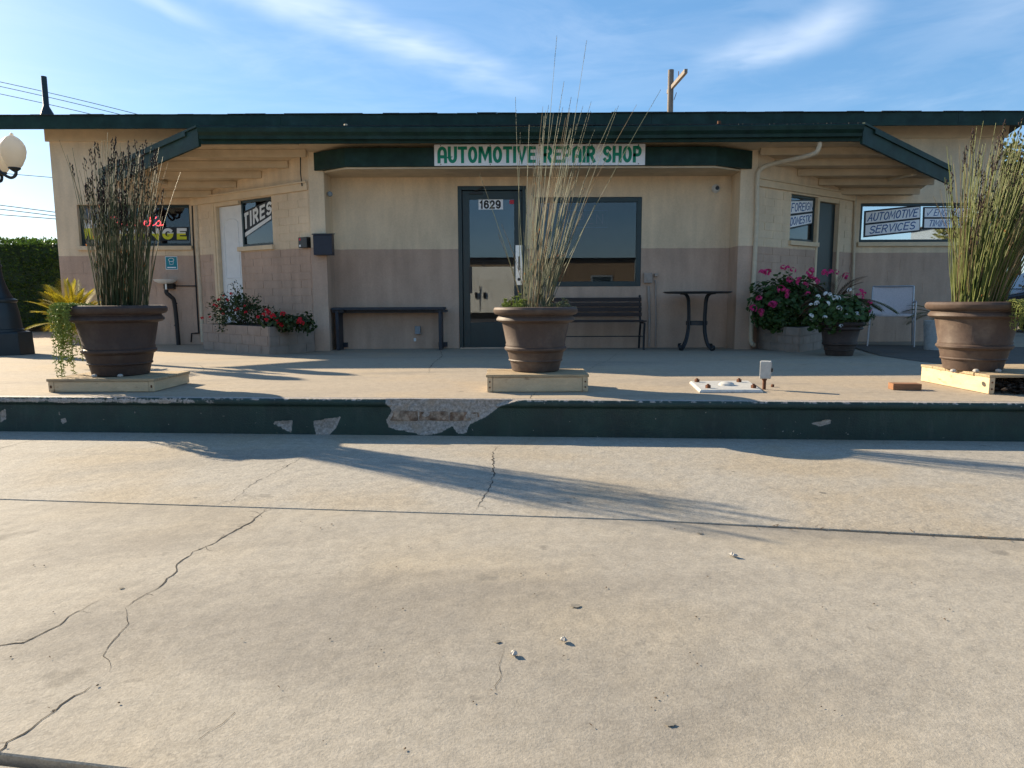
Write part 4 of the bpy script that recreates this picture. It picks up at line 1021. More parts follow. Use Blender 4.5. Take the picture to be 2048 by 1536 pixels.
# key drop box on the splayed wall
a0, z1 = inframe(FL, 597, 475, .07); a1, z0 = inframe(FL, 615, 495, .07)
o = MB().fbox(FL, a0, a1, .006, .08, z0, z1).build('key_box', 'black_plastic', None, bevel=.006, fix=True); tag(o, 'small black box with red and white stickers beside the letter box', 'key box')
MB().fbox(FL, a0+.02, a0+.055, .0802, .0815, z1-.045, z1-.015).build('sticker', 'red_sticker', o); MB().fbox(FL, a0+.02, a0+.055, .0802, .0815, z0+.015, z0+.045).build('sticker', 'white_paint', o)
# dome camera
p = at(1432, 377, YW-.03)
o = thing('security_camera', 'white dome security camera on the stucco wall above the bistro table', 'camera', (p.x, YW, p.z))
MB().tube([(p.x,YW-.002,p.z),(p.x,YW-.03,p.z)], .062, 24).build('mount', 'camera_white', o)
MB().tube([(p.x,YW-.03,p.z),(p.x+.002,YW-.055,p.z-.003),(p.x+.003,YW-.075,p.z-.005)], [.058,.052,.036], 24).build('housing', 'camera_white', o)
MB().tube([(p.x+.006,YW-.07,p.z+.004),(p.x+.007,YW-.088,p.z+.004)], [.034,.020], 18).build('lens', 'black_plastic', o)

# ================================================================== FURNITURE
# plank bench
yb = tgnd(680, 701).y; zb = ZT(yb+.2)
a_ = at(663, 615, yb); c_ = at(889, 615, yb); zt_ = a_.z
b_ = thing('plank_bench', 'plain dark painted plank bench against the wall left of the front door', 'bench', ((a_.x+c_.x)/2, yb+.15, zb))
MB().box(a_.x, c_.x, yb-.02, yb+.135, zt_-.04, zt_).build('seat_plank', 'bench_navy', b_, bevel=.005)
MB().box(a_.x+.003, c_.x-.003, yb+.145, yb+.30, zt_-.04, zt_-.001).build('seat_plank', 'bench_navy', b_, bevel=.005)
for x0, x1 in ((at(671,650,yb).x, at(690,650,yb).x), (at(866,650,yb).x, at(883,650,yb).x)):
    xm = x0 if x0 < 0 and x0 < -1.5 else x1-.045
    MB().box(xm, xm+.045, yb+.0, yb+.27, zb, zt_-.042).build('leg', 'bench_navy', b_, bevel=.004)
    MB().box(xm-.035, xm+.10, yb+.28, yb+.318, zb+.03, zb+.10).build('brace', 'bench_navy', b_)
    MB().box(xm-.05, xm+.12, yb+.02, yb+.25, zt_-.075, zt_-.043).build('batten', 'bench_navy', b_)
MB().box(a_.x+.06, c_.x-.06, yb+.12, yb+.16, zt_-.085, zt_-.043).build('stretcher', 'bench_navy', b_)

# park bench with timber slats and iron ends
yf = min(tgnd(1289, 700).y, YW-.42); yr = YW-.06; zb = ZG
xl = at(1110, 640, yf).x; xr = at(1289, 640, yf).x
b_ = thing('park_bench', 'slatted timber park bench with black iron ends under the front window', 'bench', ((xl+xr)/2, yf+.2, zb))
zs = at(1270, 642, yf).z; zback = at(1270, 596, yr).z
for i in range(4):
    y = yf-.02+i*.085; MB().box(xl-.02, xr+.03, y, y+.07, zs-.022+.006*abs(i-1.5), zs+.006*abs(i-1.5)).build('seat_slat', 'slat_wood', b_, bevel=.004)
for i in range(4):
    t = i/3; z = zs+.06+(zback-zs-.11)*t; y = yf+.33+.05*t
    fr = (Vector((xl-.02,y,z)), Vector((1,0,0)), Vector((0,-1,0)))
    mb = MB(); mb.box(xl-.02, xr+.02, y-.016, y, z, z+.058); mb.build('back_slat', 'slat_wood', b_, bevel=.004)
for x in (xl, xr):
    MB().tube(smoothpath([(x,yf+.0,zb),(x,yf+.03,zb+.02),(x,yf+.02,(zs+zb)*.5),(x,yf-.01,zs-.03)],4), .016, 6).build('leg', 'iron', b_)
    MB().tube(smoothpath([(x,yf+.40,zb),(x,yf+.36,(zs+zb)*.5),(x,yf+.30,zs-.03)],4), .016, 6).build('leg', 'iron', b_)
    MB().tube(smoothpath([(x,yf+.30,zs-.03),(x,yf+.355,zs+.05),(x,yf+.40,zback-.02),(x,yf+.405,zback+.02)],4), .015, 6).build('back_post', 'iron', b_)
    MB().tube([(x,yf-.02,zs-.033),(x,yf+.31,zs-.033)], .013, 6).build('seat_bar', 'iron', b_)
    MB().lathe((x,yf+.405,zback+.03), [(.004,-.018),(.018,-.006),(.018,.006),(.004,.018)], 10).build('finial', 'iron', b_)
    MB().tube([(x,yf+.01,(zb+(zs-zb)*.45)),(x,yf+.37,(zb+(zs-zb)*.45))], .010, 6).build('side_bar', 'iron', b_)
MB().tube([(xl,yf+.2,(zb+(zs-zb)*.45)),(xr,yf+.2,(zb+(zs-zb)*.45))], .007, 6).build('tie_rod', 'iron', b_)

# bistro table
ty = 9.80; zb = ZT(9.80); tc_ = at(1395, 583, ty); zt_ = tc_.z
rx = (at(1464,583,ty).x-at(1330,583,ty).x)/2
b_ = thing('bistro_table', 'round dark iron bistro table with scrolled legs by the right pillar', 'table', (tc_.x, ty, zb))
MB().lathe((tc_.x,ty,zt_-.03), [(.01,0),(rx-.06,.0),(rx-.02,.006),(rx,.016),(rx,.024),(rx-.01,.030),(.01,.030)], 48).build('table_top', 'iron', b_)
MB().lathe((tc_.x,ty,zb+.36), [(.138,0),(.15,0),(.15,.058),(.138,.058)], 28, cap=False).build('ring', 'iron', b_)
for k in range(4):
    a = R(33+90*k); dx, dy = math.cos(a), math.sin(a)
    prof_ = [(.31,zt_-.032),(.23,zt_-.04),(.18,zt_-.10),(.163,zt_-.23),(.157,zb+.38),(.174,zb+.23),(.22,zb+.10),(.272,zb+.028),(.304,zb+.018),(.325,zb+.036),(.322,zb+.07),(.304,zb+.075)]
    for off_ in (-.014, .014):
        MB().tube(smoothpath([(tc_.x+dx*r-dy*off_, ty+dy*r+dx*off_, z) for r,z in prof_],4), .0105, 6).build('leg', 'iron', b_)

# tubular chair at the back right
cyy = min(tgnd(1790, 692).y, YM-.45); cx_ = at(1783, 640, cyy).x
b_ = thing('patio_chair', 'grey tubular patio chair with fabric back beside the potted geraniums', 'chair', (cx_, cyy, ZG))
ang = R(28); U = Vector((math.cos(ang), -math.sin(ang), 0)); V = Vector((math.sin(ang), math.cos(ang), 0))
def cp(u, v, z): return Vector((cx_, cyy, ZG))+U*u+V*v+Vector((0,0,z))
W2, D2 = .29, .27; zs = .46; zb_ = .92; za = .68
for s in (-1, 1):
    MB().tube(smoothpath([cp(s*(W2+.02),-D2,0), cp(s*(W2+.01),-D2+.02,.35), cp(s*(W2+.01),-D2+.03,za-.06), cp(s*(W2+.01),-D2+.06,za), cp(s*(W2+.01),0,za+.01), cp(s*W2,D2-.02,za-.01)],4), .012, 8).build('arm', 'chair_frame', b_)
    MB().tube(smoothpath([cp(s*(W2+.02),D2+.06,0), cp(s*W2,D2-.04,.36), cp(s*W2,D2-.02,zs), cp(s*(W2-.01),D2+.05,zb_)],4), .012, 8).build('leg', 'chair_frame', b_)
    MB().tube([cp(s*W2,-D2+.02,zs-.02), cp(s*W2,D2-.02,zs-.02)], .010, 8).build('seat_rail', 'chair_frame', b_)
MB().tube([cp(-W2+.01,D2+.05,zb_), cp(W2-.01,D2+.05,zb_)], .012, 8).build('top_rail', 'chair_frame', b_)
mb = MB(); n_ = 8
vs_ = []; 
for i in range(n_+1):
    for j in range(n_+1):
        u, v = i/n_, j/n_; z = zs+.03+(zb_-zs-.03)*v
        vs_.append(tuple(cp((u-.5)*2*(W2-.02), D2-.01+.06*v-.02*math.sin(math.pi*u)*-1, z)))
vs_ += [tuple(Vector(v)+V*.012) for v in vs_]
m_ = n_+1; K = m_*m_
fs_ = [(i*m_+j, (i+1)*m_+j, (i+1)*m_+j+1, i*m_+j+1) for i in range(n_) for j in range(n_)]
fs_ += [tuple(K+x for x in f[::-1]) for f in fs_]
MB().add(vs_, fs_, True).build('backrest', 'chair_mesh', b_)
mb = MB(); ring_ = [cp(math.copysign(abs(math.cos(t))**.6, math.cos(t))*(W2-.01), math.copysign(abs(math.sin(t))**.6, math.sin(t))*(D2-.01), zs) for t in [k*2*math.pi/28 for k in range(28)]]
mb.add([tuple(p) for p in ring_]+[tuple(p+Vector((0,0,.035))) for p in ring_], [tuple(range(27,-1,-1)), tuple(range(28,56))]+[(i,(i+1)%28,28+(i+1)%28,28+i) for i in range(28)])
mb.build('seat_cushion', 'chair_seat', b_, bevel=.008)

# white bucket
by = tgnd(1865, 701).y; zb = ZT(by); p = at(1872, 660, by)
b_ = thing('paint_bucket', 'white plastic bucket behind the right reed pot', 'bucket', (p.x, by, zb))
zt_ = at(1872, 641, by).z
hb = zt_-zb; MB().lathe((p.x,by,zb), [(.005,.002),(.13,.0),(.152,hb-.06),(.16,hb-.06),(.16,hb-.045),(.155,hb-.045),(.158,hb),(.15,hb),(.125,.03),(.005,.03)], 32).build('pail', 'white_dirty', b_)
MB().tube([(p.x+0.162*math.cos(t), by-.162*abs(math.sin(t))*.3-.02, zt_-.05-.11*math.sin(t)) for t in [math.pi*k/12 for k in range(13)]], .003, 5).build('handle', 'steel', b_)

# ================================================================== POTS, PLATFORMS, GROUND FITTINGS
def platform(label, x0, x1, y0, y1, h, boards, broken=False):
    b_ = thing('plant_platform', label, 'platform', ((x0+x1)/2, (y0+y1)/2, 0), 'wooden platforms under the reed pots')
    th = .019
    MB().box(x0+.001, x0+.039, y0+.001, y1-.001, .003, h-th).build('side_beam', 'wood_painted', b_, bevel=.003)
    MB().box(x1-.039, x1-.001, y0+.001, y1-.001, .003, h-th).build('side_beam', 'wood_painted', b_, bevel=.003)
    if not broken: MB().box(x0+.041, x1-.041, y0+.003, y0+.04, .003, h-th-.001).build('front_beam', 'wood_painted', b_, bevel=.003)
    MB().box(x0+.041, x1-.041, y1-.04, y1-.003, .003, h-th-.001).build('rear_beam', 'wood_painted', b_, bevel=.003)
    n = boards; w = (y1-y0+.01)/n
    for i in range(n):
        e = .06*rnd.random() if broken and i < 2 else 0
        q = MB().box(x0-.006+jit(.003), x1+.006+jit(.004)-(.25 if broken and i == 0 else 0)-e, y0-.005+i*w+.002, y0-.005+(i+1)*w-.003, h-th+.0005, h+jit(.0015)).build('deck_board', 'wood_weathered', b_, bevel=.003)
    mb = MB()
    for x in (x0+.02, x1-.02):
        for z in (.035, h-.05): mb.tube([(x,y0-.0025,z),(x,y0+.004,z)], .006, 8)
    mb.build('nail_heads', 'rust', b_)
    return b_
def pot(label, c, sc=1.0, m='pot_brown', z0=0.0, trailing=False):
    H_ = .463*sc; Rr = .305*sc
    b_ = thing('plant_pot', label, 'plant pot', (c[0],c[1],z0), None)
    k = sc; P = [(.005,.004),(.162,.0),(.172,.006),(.186,.070),(.194,.073),(.198,.080),(.193,.087),(.205,.140),(.216,.147),(.226,.158),(.226,.170),(.216,.180),(.218,.192),(.214,.200),(.243,.350),(.272,.358),(.285,.368),(.283,.380),(.268,.398),(.268,.404),(.293,.410),(.305,.425),(.306,.445),(.296,.459),(.278,.463),(.262,.455),(.255,.42),(.005,.41)]
    MB().lathe((c[0],c[1],z0), [(r*k, z*k) for r,z in P], 56, cap=False).build('shell', m, b_)
    mb = MB(); n = 26; vs=[]; 
    mb.lathe((c[0],c[1],z0+.425*k), [(.256*k,-.01),(.20*k,.006),(.10*k,.014),(.004,.018)], 26); mb.build('soil', 'soil', b_)
    return b_, z0+.44*k
# left
L0 = gnd(97, 785); L1 = gnd(306, 785); hL = at(200, 758, L0.y).z
x1_ = L1.x; y1_ = gnd(390, 766).y
platform('wide cream platform with rust stained corners under the left reed pot by the lamp post', L0.x, x1_, L0.y, y1_, hL, 5)
cL = at(237, 690, L0.y+.30); potL, zpL = pot('dark brown ribbed pot overflowing with pale trailing succulent', (cL.x, L0.y+.31), 1.10, 'pot_dark', hL)
# centre
C0 = gnd(974, 785); C1 = gnd(1177, 785); hC = at(1075, 739, C0.y).z-.045
hC = at(1075, 749, C0.y).z
platform('cream platform with mossy boards beneath the sparse reed pot opposite the front door', C0.x, C1.x, C0.y, gnd(1180,766).y-.12, hC, 4)
cC = at(1071, 700, C0.y+.28); potC, zpC = pot('brown ribbed pot holding sparse tall reeds opposite the front door', (cC.x, C0.y+.28), .99, 'pot_brown', hC)
# right
R0 = gnd(1966, 789); R1 = gnd(1850, 762); hR = at(1960, 750, R0.y).z
xr0 = (R0.x+R1.x)/2
platform('broken cream platform with rotten front under the right reed pot', xr0, xr0+.78, R0.y, R1.y, hR, 5, True)
cR = at(1948, 690, R0.y+.36); potR, zpR = pot('brown ribbed pot holding the dense bright green reeds', (cR.x, R0.y+.36), 1.03, 'pot_brown', hR)
mb = MB()     # rotten wood and soil spilling out of the broken platform
for i in range(420):
    x = xr0+.06+rnd.random()**.9*.7; y = R0.y-.05+rnd.random()*.28; z = (hR-.03)*rnd.random()*(1-.5*abs(y-R0.y-.1)/.2)
    mb.blob((x,y,max(.006,z)), rnd.uniform(.008,.024), (1.3,1,.6), Matrix.Rotation(rnd.random()*3,3,'Z'))
o = mb.build('spilled_soil', 'soil'); o['kind'] = 'stuff'; o['label'] = 'dark soil spilling from the broken platform'
for c, z, pts in ((cL, hL, [(.03,-.20),(-.05,-.24)]), (cR, hR, [(-.14,-.20),(.0,-.23),(.16,-.19)])):
    pass
# pebbles holding the right pot level
for i, (px, py) in enumerate(((1907,732),(1952,740),(1997,738),(240,745),(188,747))):
    Y = (R0.y+.15) if px > 1500 else L0.y+.09; p = at(px, py, Y); h = hR if px > 1500 else hL
    mb = MB(); mb.lathe((p.x, Y, h+.012), [(.004,-.012),(.016,-.008),(.020,0),(.014,.010),(.004,.013)], 8)
    o = mb.build('pebble', 'rock_white'); tag(o, ['white pebble under the broken platform pot, on the side facing the timber offcut','white pebble under the broken platform pot, at its front','white pebble under the broken platform pot, below the trailing plant','pale pebble at the front foot of the pot with trailing succulent','pale pebble under the trailing strands of the succulent pot'][i], 'pebble')

# base plate of a removed post
q = [gnd(1379,767), gnd(1399,786), gnd(1526,786), gnd(1498,766)]
c = sum(q, Vector())/4
b_ = thing('post_base_plate', 'white painted steel base plate with four rusty anchor bolts', 'base plate', (c.x,c.y,0))
def shrink(k, z): return [tuple(c.lerp(p, k)+Vector((0,0,z))) for p in q]
vs_ = shrink(1.0,.001)+shrink(1.0,.010)+shrink(.95,.020)
MB().add(vs_, [(8,9,10,11)]+[(i,(i+1)%4,4+(i+1)%4,4+i) for i in range(4)]+[(4+i,4+(i+1)%4,8+(i+1)%4,8+i) for i in range(4)]).build('plate', 'white_dirty', b_, fix=True)
MB().lathe((c.x+.01,c.y,.020), [(.055,0),(.052,.012),(.035,.022),(.012,.026)], 20).build('dome_cap', 'white_dirty', b_)
for px, py in ((1394,764),(1416,776),(1478,764),(1507,776)):
    p = gnd(px, py, .02); o = MB().lathe((p.x,p.y,.0205), [(.019,0),(.019,.018),(.017,.020)], 6, smooth=False).build('nut', 'rust', b_)
    MB().tube([(p.x,p.y,.018),(p.x,p.y,.048)], .009, 10).build('anchor_bolt', 'rust', b_)
p = gnd(1545, 774); MB().lathe((p.x,p.y,0), [(.012,0),(.012,.016),(.008,.02)], 6).build('anchor_bolt', 'rust', None)
tag(bpy.context.scene.collection.objects[-1], 'single rusty bolt stub beside the outdoor outlet post', 'bolt')
# outdoor outlet on a stub of conduit
p = gnd(1528, 779); hz = at(1535, 757, p.y).z; ht = at(1535, 722, p.y).z
b_ = thing('outlet_post', 'white weatherproof outlet box on a short rusty conduit', 'outlet box', (p.x,p.y,0))
MB().tube([(p.x,p.y,-.01),(p.x,p.y,hz)], .012, 12).build('conduit', 'rust', b_)
MB().tube([(p.x,p.y,hz-.012),(p.x,p.y,hz+.003)], .018, 8).build('conduit_nut', 'rust', b_)
ca, sa = math.cos(R(25)), math.sin(R(25)); fr = (Vector((p.x+.006,p.y,0)), Vector((ca,-sa,0)), Vector((-sa,-ca,0)))
ob = MB().fbox(fr, -.036, .036, -.028, .028, hz, ht).build('box', 'white_dirty', b_, bevel=.004, fix=True)
MB().fbox(fr, .0365, .048, -.012, .012, (hz+ht)/2-.012, (hz+ht)/2+.012).build('cover_screw', 'black_plastic', b_, fix=True)
MB().fbox(fr, -.033, .033, .0282, .032, hz+.006, ht-.006).build('cover', 'white_dirty', b_, fix=True)
# offcut
p = gnd(1815, 781)
fr = (Vector((p.x,p.y+.05,0)), Vector((math.cos(R(-8)),math.sin(R(-8)),0)), Vector((-math.sin(R(8)),-math.cos(R(8)),0)))
fr = (fr[0], fr[1], Vector((fr[1].y,-fr[1].x,0)))
o = MB().fbox(fr, -.085, .10, -.045, .045, .001, .045).build('wood_offcut', 'wood_brown', None, bevel=.003, fix=True)
tag(o, 'short brown timber offcut lying on the pavement near the broken platform', 'wood block')
# pebbles and gum on the driveway
for px, py, s, l in ((1466,1113,.016,'white pebble on the driveway just past the slab joint'),(1130,1283,.017,'larger white pebble with a twin bump on the open driveway'),(1031,1311,.014,'small grey pebble on the open driveway')):
    p = gnd(px, py, ZL); mb = MB()
    for k in range(3): mb.blob((p.x+jit(s*.5), p.y+jit(s*.3), ZL+s*.4), s*rnd.uniform(.5,.8), (1,.8,.7), Matrix.Rotation(rnd.random()*3,3,'Z'))
    tag(mb.build('pebble', 'rock_white'), l, 'pebble')
mb = MB()
for px, py, r in ((1645,985,.022),(1400,1066,.016),(1150,1211,.022),(1340,1447,.016),(995,1282,.014),(1467,943,.013),(1137,1005,.016),(390,995,.012),(243,1175,.013)):
    p = gnd(px, py, ZL+.0015); n = 12; r *= .62
    mb.add([(p.x,p.y,ZL+.0013)]+[(p.x+r*math.cos(k*6.283/n)*(1+.3*math.sin(k*1.9+px)), p.y+r*.8*math.sin(k*6.283/n)*(1+.25*math.sin(k*2.3+py)), ZL+.0012) for k in range(n)], [(0,1+k,1+(k+1)%n) for k in range(n)])
o = mb.build('gum_spots', 'gum', drive_o); o['kind'] = 'stuff'
mb = MB()
for i in range(70):       # grit and leaf crumbs
    p = gnd(rnd.uniform(0,2048), rnd.uniform(905,1500), ZL)
    if i % 3: mb.blob((p.x,p.y,ZL+.002), rnd.uniform(.0015,.0035), (1.4,1,.6), Matrix.Rotation(rnd.random()*3,3,'Z'))
    else: mb.leaf((p.x,p.y,ZL+.003), (jit(1),jit(1),.1), (0,0,1), rnd.uniform(.006,.015), .003)
for i in range(90):
    p = jp[4].lerp(jl[-1], rnd.random()*.35); mb.leaf((p.x+jit(.02),p.y-.01+jit(.02),ZL), (jit(1),jit(1),.15), (0,0,1), rnd.uniform(.015,.04), .005)
o = mb.build('grit', 'leaf_brown'); o['kind'] = 'stuff'; o['label'] = 'grit and leaf crumbs scattered on the driveway'

# ================================================================== PLANTS
mat('leaf_trail', (.20,.235,.07), .6, .35, 20, spec=.12, trans=.35)
mat('reed_dead', (.20,.145,.075), .8, .35, 14, trans=.15)
def stuff(o): o['kind'] = 'stuff'; return o
def reeds(label, c, z0, r0, n, L0, L1, lean, spread, mstem, rad, seed, seedp, bulky, extra=(), bow=.25):
    rr = random.Random(seed); st = MB(); sh = MB(); br = MB(); dead = MB()
    b_ = thing('reed_plant', label, 'reed plant', (c[0],c[1],z0))
    specs = []
    for i in range(n):
        a = rr.random()*6.283; q = math.sqrt(rr.random()); bx, by = math.cos(a)*q*r0, math.sin(a)*q*r0
        L = L0+(L1-L0)*(rr.random()**1.15)
        ox = math.cos(a)*q*spread+lean[0]+rr.gauss(0,.05); oy = math.sin(a)*q*spread+lean[1]+rr.gauss(0,.05)
        specs.append((bx,by,L,ox,oy,rr.random() < seedp))
    specs += [(e[0],e[1],e[2],e[3],e[4],True) for e in extra]
    for bx,by,L,ox,oy,sd in specs:
        pts = []; k = 6; wob = rr.uniform(-.02,.02); wob2 = rr.uniform(-.02,.02)
        for j in range(k+1):
            t = j/k; f = t*(1-bow)+bow*t*t
            pts.append(Vector((c[0]+bx+ox*L*f+wob*math.sin(3*t)*L, c[1]+by+oy*L*f+wob2*math.sin(3*t)*L, z0-.02+(L+.02)*t*math.sqrt(max(.2,1-(ox*ox+oy*oy)*.6)))))
        kink = rr.random() < .10
        if kink:
            j0 = rr.randint(2,4); dv = Vector((rr.uniform(-1,1),rr.uniform(-1,1),rr.uniform(-.5,.2)))*.22
            for j in range(j0+1, k+1): pts[j] = pts[j]+dv*L*((j-j0)/k)
            sd = False
        (dead if (kink or rr.random() < .10) else st).tube(pts, [rad*(1-.55*j/k)*rr.uniform(.85,1.15) for j in range(k+1)], 3, cap=False)
        d = (pts[-1]-pts[-2]).normalized()
        if sd:
            ln = rr.uniform(.09,.19) if bulky else rr.uniform(.12,.34)
            m = int(ln/.010) if bulky else int(ln/.016)
            for j in range(m):
                t = j/m; p = pts[-1]-d*ln*(1-t)+d*.02
                w = (.013 if bulky else .0022)*math.sin(math.pi*min(1,.15+.85*t))**.6*rr.uniform(.5,1.2)
                o_ = Vector((rr.uniform(-1,1),rr.uniform(-1,1),rr.uniform(-.2,.6)))*w
                e = (d+Vector((rr.uniform(-.5,.5),rr.uniform(-.5,.5),0))*.5).normalized()
                sh.blob(p+o_, 1, ((.0048 if bulky else .0016),(.0048 if bulky else .0016),(.012 if bulky else .009)), e.to_track_quat('Z','Y').to_matrix())
        for _ in range(rr.choice((0,0,1,1))):
            t = rr.uniform(.1,.75); i0 = int(t*k); p = pts[i0].lerp(pts[i0+1], t*k-i0)
            br.leaf(p, d+Vector((rr.uniform(-.4,.4),rr.uniform(-.4,.4),0)), (rr.uniform(-1,1),rr.uniform(-1,1),0), rr.uniform(.012,.03), rr.uniform(.004,.009))
    stuff(dead.build('dead_stems', 'reed_dead', b_)); stuff(st.build('stems', mstem, b_)); stuff(sh.build('seed_heads', 'seed_dark', b_)); stuff(br.build('bracts', 'bract', b_))
    return b_
reeds('dense dark reed clump with brown seed heads in the left pot by the lamp post', (cL.x+.05, L0.y+.31), zpL, .16, 270, .66, 1.22, (.075,.0), .09, 'reed_dark', .0034, 11, .45, True)
ex = [(-.07,0,1.0,-.32,.1),(-.05,0,.62,-.30,0),(-.09,.02,.55,-.30,-.05),(.05,0,1.66,.50,.05),(.04,0,1.88,.17,.05),(0,0,1.86,.08,.0),(.02,0,1.62,.12,.1),(.06,0,1.46,.40,0),(.08,0,.62,.32,0),(.03,0,1.5,.25,.1)]
reeds('sparse tall pale reed clump leaning right in the pot opposite the front door', (cC.x-.005, C0.y+.28), zpC, .11, 95, .22, 1.5, (.16,.02), .16, 'reed_pale', .0030, 12, .55, False, ex)
reeds('dense sunlit yellow green reed clump fanning out of the pot on the broken platform', (cR.x+.0, R0.y+.36), zpR, .15, 430, .50, 1.24, (.19,.02), .24, 'reed_bright', .0034, 13, .30, True)

def trailing(label, c, strands, m, seed, leafL=.016):
    rr = random.Random(seed); st = MB(); lf = MB()
    b_ = thing('trailing_succulent', label, 'succulent', c)
    for p0, out, drop in strands:
        p = Vector(p0); pts = [p.copy()]; dr = Vector(out); n = int(drop/.02)+3
        for j in range(n):
            g = min(1, j/4); step = (dr*(1-g)+Vector((rr.uniform(-.25,.25),rr.uniform(-.25,.25),-1))*g).normalized()*.022
            p = p+step; pts.append(p.copy())
        st.tube(pts, .0018, 3, cap=False)
        for q in pts:
            for _ in range(3):
                d = Vector((rr.uniform(-1,1),rr.uniform(-1,1),rr.uniform(-.5,.9))).normalized()
                l = leafL*rr.uniform(.6,1.3)
                lf.blob(q+d*l*.6, 1, (l*.24,l*.24,l*.75), d.to_track_quat('Z','Y').to_matrix())
    stuff(st.build('strands', m, b_)); stuff(lf.build('leaves', m, b_)); return b_
rr = random.Random(5); S = []
pc = Vector((cL.x, L0.y+.31, zpL)); RP = .305*1.10
for i in range(70):
    a = R(rr.uniform(150, 248)); r = RP-.01+rr.uniform(-.05,.02); S.append((pc+Vector((math.cos(a)*r, math.sin(a)*r, .025)), (math.cos(a),math.sin(a),.25), rr.choice((.12,.2,.28,.36,.44,.5))*rr.uniform(.7,1.05)*(1 if a < R(215) else .45)))
for i in range(40):
    a = R(rr.uniform(120, 250)); r = RP*rr.uniform(.55,.95); S.append((pc+Vector((math.cos(a)*r, math.sin(a)*r, .0)), (math.cos(a),math.sin(a),.6), .04))
trailing('pale green succulent trailing over the rim of the left pot', tuple(pc+Vector((-RP,0,0))), S, 'leaf_bright', 21)
S = []; pc = Vector((cR.x, R0.y+.36, zpR)); RP = .305*1.03
for i in range(70):
    a = R(rr.uniform(-92, -8)); r = RP-.01+rr.uniform(-.04,.02); S.append((pc+Vector((math.cos(a)*r, math.sin(a)*r, .02)), (math.cos(a),math.sin(a),.3), rr.choice((.1,.16,.22,.3,.34))*rr.uniform(.7,1.05)*(1 if a > R(-62) else .55)))
for i in range(40):
    a = R(rr.uniform(-80, 30)); r = RP*rr.uniform(.6,.95); S.append((pc+Vector((math.cos(a)*r, math.sin(a)*r, .0)), (math.cos(a),math.sin(a),.6), .04))
trailing('olive green succulent trailing over the rim of the right pot', tuple(pc+Vector((RP*.7,-RP*.7,0))), S, 'leaf_trail', 22, .014)
# low succulents in the centre pot
def rosette_clump(label, c, rx, ry, h, n, m, seed):
    rr = random.Random(seed); mb = MB(); st = MB(); b_ = thing('succulent', label, 'succulent', c)
    for i in range(n):
        a = rr.random()*6.283; q = math.sqrt(rr.random()); p = Vector((c[0]+math.cos(a)*q*rx, c[1]+math.sin(a)*q*ry, c[2])); hh = h*(1-.6*q)*rr.uniform(.5,1.1)
        tip = p+Vector((math.cos(a)*.02,math.sin(a)*.02,hh)); st.tube([p-Vector((0,0,.015)), tip], .003, 4)
        for k in range(9):
            b = k*2.4; d = Vector((math.cos(b),math.sin(b),.35+.12*k)).normalized(); mb.blob(tip+d*.008, 1, (.0045,.0035,.011), d.to_track_quat('Z','Y').to_matrix())
        for k in range(4):
            b = rr.random()*6; d = Vector((math.cos(b),math.sin(b),.3)).normalized(); mb.blob(p.lerp(tip, rr.uniform(.3,.9))+d*.008, 1, (.004,.003,.010), d.to_track_quat('Z','Y').to_matrix())
    stuff(st.build('stalks', m, b_)); stuff(mb.build('rosettes', m, b_)); return b_
py_ = C0.y+.28
rosette_clump('grey green succulent mound at the door side of the centre pot', (cC.x-.145, py_-.05, zpC-.02), .075, .12, .15, 46, 'leaf_bright', 31)
rosette_clump('reddish grey succulent mound at the bench side of the centre pot', (cC.x+.17, py_-.05, zpC-.02), .085, .12, .10, 44, 'succulent', 32)

def foliage(mb, c, rad, n, size, rr, kind='disc', lump=.3, hollow=.55):
    c = Vector(c)
    for i in range(n):
        d = Vector((rr.gauss(0,1),rr.gauss(0,1),rr.gauss(0,1))).normalized()
        k = hollow+(1-hollow)*rr.random()**.5
        k *= 1+lump*noise.noise(d*2.3+c*3)
        p = c+Vector((d.x*rad[0],d.y*rad[1],d.z*rad[2]))*k
        nn = (d+Vector((rr.uniform(-.8,.8),rr.uniform(-.8,.8),rr.uniform(-.2,1.0)))).normalized()
        s = size*rr.uniform(.6,1.3)
        if kind == 'disc': mb.disc(p, nn, s, 7)
        else: mb.leaf(p, nn+Vector((rr.uniform(-1,1),rr.uniform(-1,1),0)), d, s*2, s)
def head_mesh(m, seed, n=16, r=.028):
    rr = random.Random(seed); mb = MB()
    for i in range(n):
        d = Vector((rr.gauss(0,1),rr.gauss(0,1),abs(rr.gauss(0,1))*.8)).normalized()
        for k in range(5):
            a = k*1.2566+rr.random()*.3; t = d.orthogonal().normalized(); t = Matrix.Rotation(a,3,d) @ t
            mb.leaf(d*r, t*.8+d*.35, d, .018, .014, .1)
    return mb.mesh('flower_head', m)
HEADS = {k: [head_mesh(m, 40+i+10*j) for i in range(3)] for j, (k, m) in enumerate((('red','petal_red'),('pink','petal_pink'),('white','petal_white')))}
def heads(parent, kind, pts, rr, s0=.7, s1=1.3):
    for p in pts:
        o = link('flower_head', rr.choice(HEADS[kind]), parent); s = rr.uniform(s0, s1); o.scale = (s,s,s)
        o.location = Vector(p)-parent.location; o.rotation_euler = (rr.uniform(.2,1.1), rr.uniform(-.5,.5), rr.random()*6)
